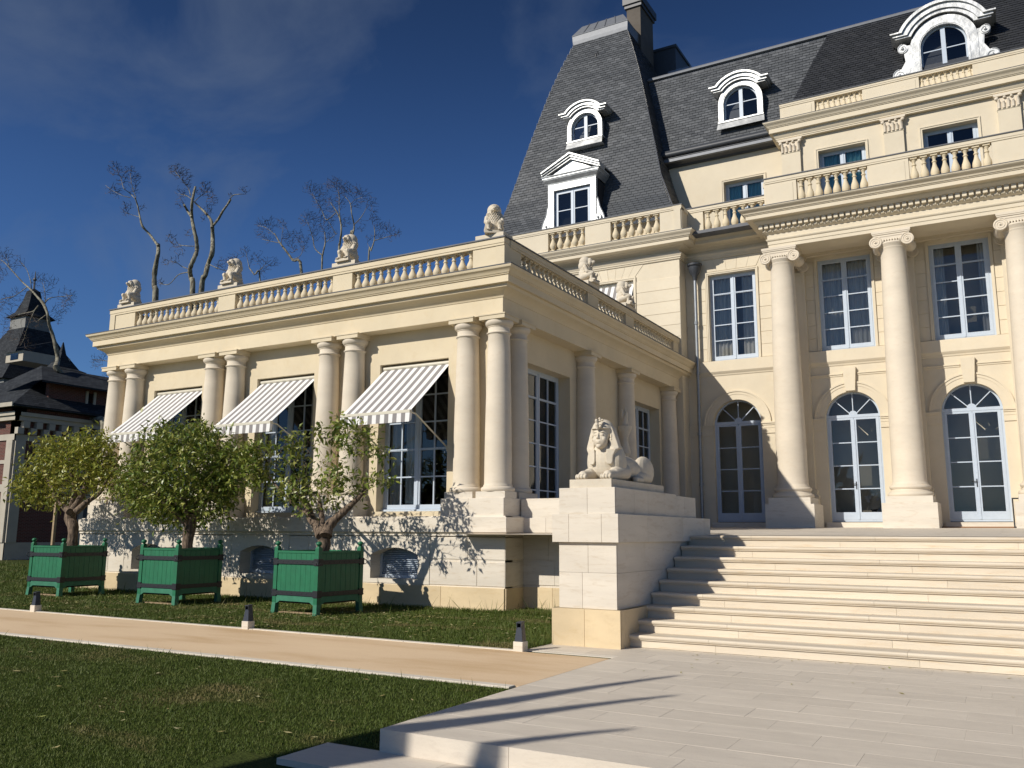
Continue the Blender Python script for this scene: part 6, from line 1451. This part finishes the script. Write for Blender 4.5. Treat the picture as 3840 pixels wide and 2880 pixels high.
for i in range(26):
    x = -70+i*5.4+rr2.uniform(-1.5, 1.5); y = -58+rr2.uniform(-6, 6); t = thing('conifer', 'dark conifer of the row on the far side of the garden, mirrored in the windows', 'tree', (x, y, -.8), 'conifers on the far side of the garden')
    inst('crown', cm[i % 3], t, (x, y, -.5), rz=rr2.uniform(0, 6)); inst('core', im, t, (x, y, -.5)); inst('trunk', tm, t, (x, y, -.5))

# ================================================================= BRICK HOUSE FAR LEFT
bh = thing('brick_house', 'old brick and pale stone house with steep slate towers at the far left', 'house', (-52, 34, 0))
BX, BY = -46, 27.0
mb = MB(); holed(mb, FS(BX), BY, 46, -.2, 8.3, [(31.2, 33.4, 0, 3.0), (36, 38, 0, 3.2)], -.5, 0); holed(mb, FF(BY), -64, BX, -.2, 8.3, [(-48.4, -47.2, .1, 3.2)], -.5, 0); part('wall', mb, M['brick'], bh)
mb = MB()
for z0, z1, d in ((0, .9, .05), (3.55, 3.95, .06), (5.05, 5.25, .05), (6.3, 6.62, .08), (7.35, 7.6, .25), (7.6, 7.8, .35)):
    mb.fbox(FS(BX), BY-d, 46, 0, d, z0, z1); mb.fbox(FF(BY), -64, BX+d, 0, d+.002, z0, z1)
for a, b in ((BY, BY+.55), (34.4, 34.9), (39, 39.5)): mb.fbox(FS(BX), a, b, 0, .12, .9, 6.3)
mb.fbox(FF(BY), BX-.55, BX, 0, .12, .9, 6.3); mb.fbox(FF(BY), -52, -49.5, 0, .1, 3.95, 6.6)
for i in range(12):                       # quoins round the framed panels
    z = 3.98+i*.19
    for u in (28.3, 33.9): mb.fbox(FS(BX), u-(.25 if i % 2 else .14), u+(.25 if i % 2 else .14), .0, .09, z, z+.18)
mb.fbox(FS(BX), 28.5, 33.7, .0, .07, 4.75, 4.95)
part('stone_band', mb, M['far_white'], bh)
c1 = MB(); c1.box(0, .3, -.17, .17, 0, .35); c1m = c1.mesh('corbel', M['far_white'])
for i in range(26): inst('corbel', c1m, bh, (BX+.02, BY+.4+i*.72, 6.98)); inst('corbel', c1m, bh, (BX+.02, BY+.1+i*.72, 6.63))
for (y0, y1, z1) in ((31.0, 33.6, 3.2), (35.8, 38.2, 3.4)):
    q = MB(); 
    for u0, u1, za, zb in ((y0, y0+.25, 0, z1), (y1-.25, y1, 0, z1), (y0, y1, z1-.02, z1+.3)): q.fbox(FS(BX), u0, u1, 0, .14, za, zb)
    part('door_surround', q, M['far_white'], bh)
    q = MB(); q.fbox(FS(BX), y0+.2, y1-.2, -.45, -.4, 0, z1-.1); q.fbox(FS(BX), (y0+y1)/2-.05, (y0+y1)/2+.05, -.4, -.36, 0, z1-.1); part('dark_door', q, M['dark'], bh)
q = MB(); q.fbox(FF(BY), -49.2, -46.9, .12, .6, .1, 1.4); q.prism(FF(BY), [(-48.9, 1.4), (-46.9, 1.4), (-46.9, 3.4), (-47.4, 3.3), (-48.5, 2.6)], .12, .5); part('white_buttress', q, M['far_white'], bh)
q = MB(); q.ring(FF(BY), -49.2, 5.3, .9, 1.2, 0, 2*pi, 0, .12, 24); q.ring(FF(BY), -49.2, 5.3, .6, .75, 0, 2*pi, 0, .14, 24); part('round_window', q, M['far_white'], bh)
# roofs
def proof(parent, cx_, cy_, prof, name='tower_roof', mat='far_slate', a=1.0):
    mb = MB(); P = []
    for h, z in prof: P += [(cx_-h*a, cy_-h, z), (cx_+h*a, cy_-h, z), (cx_+h*a, cy_+h, z), (cx_-h*a, cy_+h, z)]
    m = len(prof); mb.add(P, [(4*j+i, 4*j+(i+1) % 4, 4*j+4+(i+1) % 4, 4*j+4+i) for j in range(m-1) for i in range(4)]+[(3, 2, 1, 0)]); return part(name, mb, M[mat], parent)
mb = MB()
e = .7; x0, x1, y0, y1 = -64, BX+e, BY-e, 47
mb.add([(x0, y0, 8.15), (x1, y0, 8.15), (x1, y1, 8.15), (x0, y1, 8.15), (x0+3, y0+4.2, 10.6), (x1-4.2, y0+4.2, 10.6), (x1-4.2, y1-3, 10.6), (x0+3, y1-3, 10.6)], [(0, 1, 5, 4), (1, 2, 6, 5), (2, 3, 7, 6), (4, 5, 6, 7), (0, 4, 7, 3)]); mb.box(x0, x1, y0, y1, 8.05, 8.14)
part('main_roof', mb, M['far_slate'], bh)
q = MB(); q.fbox(FF(BY-e), -64, BX+e, -.05, .05, 8.0, 8.22); q.fbox(FF(BY), -64, -47.3, .1, .75, 7.5, 7.62); part('pale_gutter', q, M['far_white'], bh)
mb = MB(); holed(mb, FS(-46.6), 29.0, 38, 8.1, 9.75, [(31.4, 31.75, 8.4, 9.5), (33.2, 33.55, 8.4, 9.5)], -.3, 0); part('gable_wall', mb, M['brick'], bh)
q = MB()
for u in (31.4, 33.2): q.fbox(FS(-46.6), u-.15, u, 0, .08, 8.3, 9.6); q.fbox(FS(-46.6), u+.35, u+.5, 0, .08, 8.3, 9.6)
part('slit_window', q, M['far_white'], bh)
q = MB(); q.add([(-45.7, 28.0, 9.7), (-45.7, 41, 9.7), (-50, 41, 11.3), (-50, 30.5, 11.3), (-45.7, 28.0, 9.6), (-45.7, 41, 9.6), (-50, 28.0, 9.7)], [(0, 1, 2, 3), (0, 4, 5, 1), (0, 3, 6)]); part('gable_roof', q, M['far_slate'], bh)
tc_ = PX(223, 1440, 'y', 32.5); s31 = DEPTH(tc_)/FPX; zt_ = lambda py, y=31: PX(223, py, 'y', y).z
ct = (tc_.x, 32.5)
proof(bh, ct[0], ct[1], [(2.55, zt_(1450)), (1.55, zt_(1425)), (1.0, zt_(1400)), (.72, zt_(1372)), (.66, zt_(1366))], 'turret_roof')
proof(bh, ct[0], ct[1], [(1.08, zt_(1368)), (.62, zt_(1355)), (.36, zt_(1330)), (.16, zt_(1300)), (.02, zt_(1254))], 'turret_spire')
mt = PX(68, 1185, 'y', 37); z3 = lambda py: PX(68, py, 'y', 37).z; s37 = DEPTH(mt)/FPX
proof(bh, mt.x, 38, [(3.9, z3(1450)), (2.9, z3(1390)), (1.75, z3(1300)), (1.1, z3(1240)), (1.05, z3(1232))], 'tower_roof')
proof(bh, mt.x, 38, [(.98, z3(1236)), (.98, z3(1180))], 'tower_lantern', 'far_render')
proof(bh, mt.x, 38, [(1.25, z3(1187)), (.8, z3(1165)), (.48, z3(1120)), (.34, z3(1085)), (.1, z3(1075))], 'tower_cap')
q = MB(); q.tube([(mt.x, 38, z3(1080)), (mt.x, 38, z3(1010))], [.09, .03], 6); q.ball((mt.x, 38, z3(1040)), .14, 8, 6); part('tower_finial', q, M['lead'], bh)
q = MB(); q.box(mt.x-3.6, mt.x+3.6, 34.4, 41.6, 8, z3(1447)); part('tower_body', q, M['far_render'], bh)
q = MB(); dx = PX(125, 1385, 'y', 35).x; q.box(dx-1.0, dx+1.0, 33.6, 37, z3(1410), z3(1375)); dmr = part('dormer', q, M['far_white'], bh)
q = MB(); q.add([(dx-1.3, 33.2, z3(1372)), (dx+1.3, 33.2, z3(1372)), (dx+1.3, 36.5, z3(1312)), (dx-1.6, 36.5, z3(1312))], [(0, 1, 2, 3)]); part('dormer_roof', q, M['far_slate'], dmr)
q = MB(); q.fbox(FF(33.6), dx-.45, dx+.45, 0, .03, z3(1403), z3(1382)); part('pane', q, M['glass'], dmr)
# low wall / hedge line behind the lawn on the left and sapling stake
q = MB(); sp_ = PX(112, 2090, 'z', 0); hx, hy_ = -37.5, 24.2
st = thing('wooden_stake_frame', 'pale wooden stake frame on the lawn in front of the brick house', 'stake', (hx, hy_, 0))
q = MB(); q.box(hx-.06, hx+.06, hy_-.06, hy_+.06, -.05, 3.0); part('post', q, M['wood'], st); q = MB(); q.box(hx-.9, hx+.08, hy_-.05, hy_+.05, 3.001, 3.12); part('crossbar', q, M['wood'], st)
# small things by the doors
q = MB(); q.box(-1.7, .15, 26.2, 26.75, tz(26.2)+.007, tz(26.7)+.03); single('door_mat', q, M['coir'], 'brown coir mat lying before the right hand glazed door', 'doormat', (-.8, 26.5, 1.7))
hx, hy_ = .02, 26.1; q = MB(); z0 = tz(26)+.0
for a, b, c, d in ((-.0, .035, 0, .78), (.24, .275, 0, .78), (0.035, .24, .745, .78), (.035, .24, 0, .035)): q.box(hx+a, hx+b, hy_, hy_+.04, z0+c, z0+d)
single('metal_frame', q, M['iron'], 'slim black metal frame standing at the right edge by the door', 'metal frame', (hx, hy_, z0))
fl = thing('flower_vase', 'white flowers in a dark vase behind the middle glazed door', 'vase', (-3.55, 28.1, 1.9)); q = MB(); q.lathe((-3.55, 28.1, 1.92), [(.1, 0), (.16, .12), (.12, .3), (.15, .36)], 14); part('vase', q, M['iron'], fl)
V = []; Fc = []; r5 = np.random.default_rng(9)
for i in range(120): c = np.array([-3.55, 28.1, 2.62])+r5.normal(0, 1, 3)*[.2, .14, .13]; a = r5.normal(0, .05, 3); b = r5.normal(0, .05, 3); k = len(V); V += [c-a, c+b, c+a, c-b]; Fc.append((k, k+1, k+2, k+3))
npart('blossoms', V, Fc, M['awn_w'], fl, 'stuff')

# ================================================================= GRASS, FALLEN LEAVES
def in_built(x, y):
    m = np.zeros(len(x), bool)
    m |= (y > 7.84) & (y < 10.40); m |= (x > -4.47) & (y > 5.7) & (y < 12); m |= (x > -5.02) & (y > 5.15) & (y < 5.8); m |= (x > -5.52) & (y > 4.5) & (y < 5.3)
    m |= (x > -5.74) & (y > 10.3); m |= (y > 15.0) & (x > -22.1) & (x < -8.6); m |= (y > 15.8) & (x > -22)
    return m
def lz(y): return np.where(y > 7.8, -.012, -.012-.078*(7.8-y))
def grass():
    rg2 = np.random.default_rng(21); X = []; Y = []
    for (x0, x1, y0, y1, dens) in ((-9, -3.6, 2.6, 7.86, 5200), (-16, -9, 3.6, 7.86, 2600), (-30, -16, 4.5, 7.86, 900), (-9, -5.7, 10.38, 15.8, 3600), (-17, -9, 10.38, 15.0, 2400), (-30, -17, 10.38, 15.0, 1100), (-44, -22.2, 15, 24, 160)):
        n = int((x1-x0)*(y1-y0)*dens); X.append(rg2.uniform(x0, x1, n)); Y.append(rg2.uniform(y0, y1, n))
    X = np.concatenate(X); Y = np.concatenate(Y); k = ~in_built(X, Y); dx = X*-sin(YAW)+Y*cos(YAW); k &= dx > 3.0; X = X[k]; Y = Y[k]
    n = len(X); D = np.hypot(X, Y); h = rg2.uniform(.010, .030, n)*(1+.0*D); tall = rg2.random(n) < .010; h = np.where(tall, h*3.6, h)
    edge = (Y > 14.7) | ((X > -6.1) & (Y > 10.5)); h = np.where(edge, h*2.2, h)
    upl = Y > 10; h = np.where(upl, h*1.6, h)
    w = .0022+.00032*D; a = rg2.uniform(0, 2*pi, n); lean = rg2.normal(0, .45, (n, 2))*h[:, None]; Z = lz(Y)
    p0 = np.stack([X-np.cos(a)*w, Y-np.sin(a)*w, Z-.004], 1); p1 = np.stack([X+np.cos(a)*w, Y+np.sin(a)*w, Z-.004], 1); p2 = np.stack([X+lean[:, 0], Y+lean[:, 1], Z+h], 1)
    V = np.stack([p0, p1, p2], 1).reshape(-1, 3); Fc = np.arange(3*n).reshape(-1, 3)
    print('grass blades', n)
    me = npmesh('grass_blades', V, Fc, M['grass']); o = bpy.data.objects.new('grass_blades', me); link(o); o['kind'] = 'stuff'; o['label'] = 'short green lawn grass on both sides of the path'; o['category'] = 'grass'
grass()
def litter():
    rg2 = np.random.default_rng(22); X = []; Y = []
    for (x0, x1, y0, y1, n) in ((-13, -5.8, 10.45, 15.2, 300), (-19, -10, 10.5, 13.8, 420), (-12.5, -9, 12, 13.6, 160), (-24, -17, 10.5, 14.5, 120), (-12, -4.6, 3.5, 7.8, 60), (-20, -12, 4.5, 7.8, 22), (-4.2, 2, 11.1, 11.4, 26), (-4, 1, 9.5, 11.3, 14), (-9, -6, 15.0, 15.6, 12)):
        X.append(rg2.uniform(x0, x1, n)); Y.append(rg2.uniform(y0, y1, n))
    X = np.concatenate(X); Y = np.concatenate(Y); n = len(X); onp = (X > -4.4); Z = np.where(onp, .004, lz(Y)+rg2.uniform(.02, .045, n)); a = rg2.uniform(0, 2*pi, n); l = rg2.uniform(.025, .06, n)*np.where(onp, .7, 1); w = l*rg2.uniform(.22, .45, n)
    dx, dy = np.cos(a), np.sin(a); c = rg2.uniform(-.3, .5, n)*l
    P0 = np.stack([X-dx*l, Y-dy*l, Z+c*.5+.004], 1); P1 = np.stack([X-dy*w, Y+dx*w, Z+.35*w], 1); P2 = np.stack([X+dx*l, Y+dy*l, Z+np.abs(c)*.8+.004], 1); P3 = np.stack([X+dy*w, Y-dx*w, Z+.35*w], 1); Pm = np.stack([X, Y, Z], 1)
    V = np.stack([P0, P1, P2, P3, Pm], 1).reshape(-1, 3); b = (np.arange(n)*5)[:, None]
    Fc = np.concatenate([b+np.array([[0, 1, 4]]), b+np.array([[1, 2, 4]]), b+np.array([[2, 3, 4]]), b+np.array([[3, 0, 4]])], 0)
    me = npmesh('fallen_leaves', V, Fc, M['litter']); o = bpy.data.objects.new('fallen_leaves', me); link(o); o['kind'] = 'stuff'; o['label'] = 'pale yellow fallen leaves scattered over the grass'; o['category'] = 'fallen leaves'
litter()
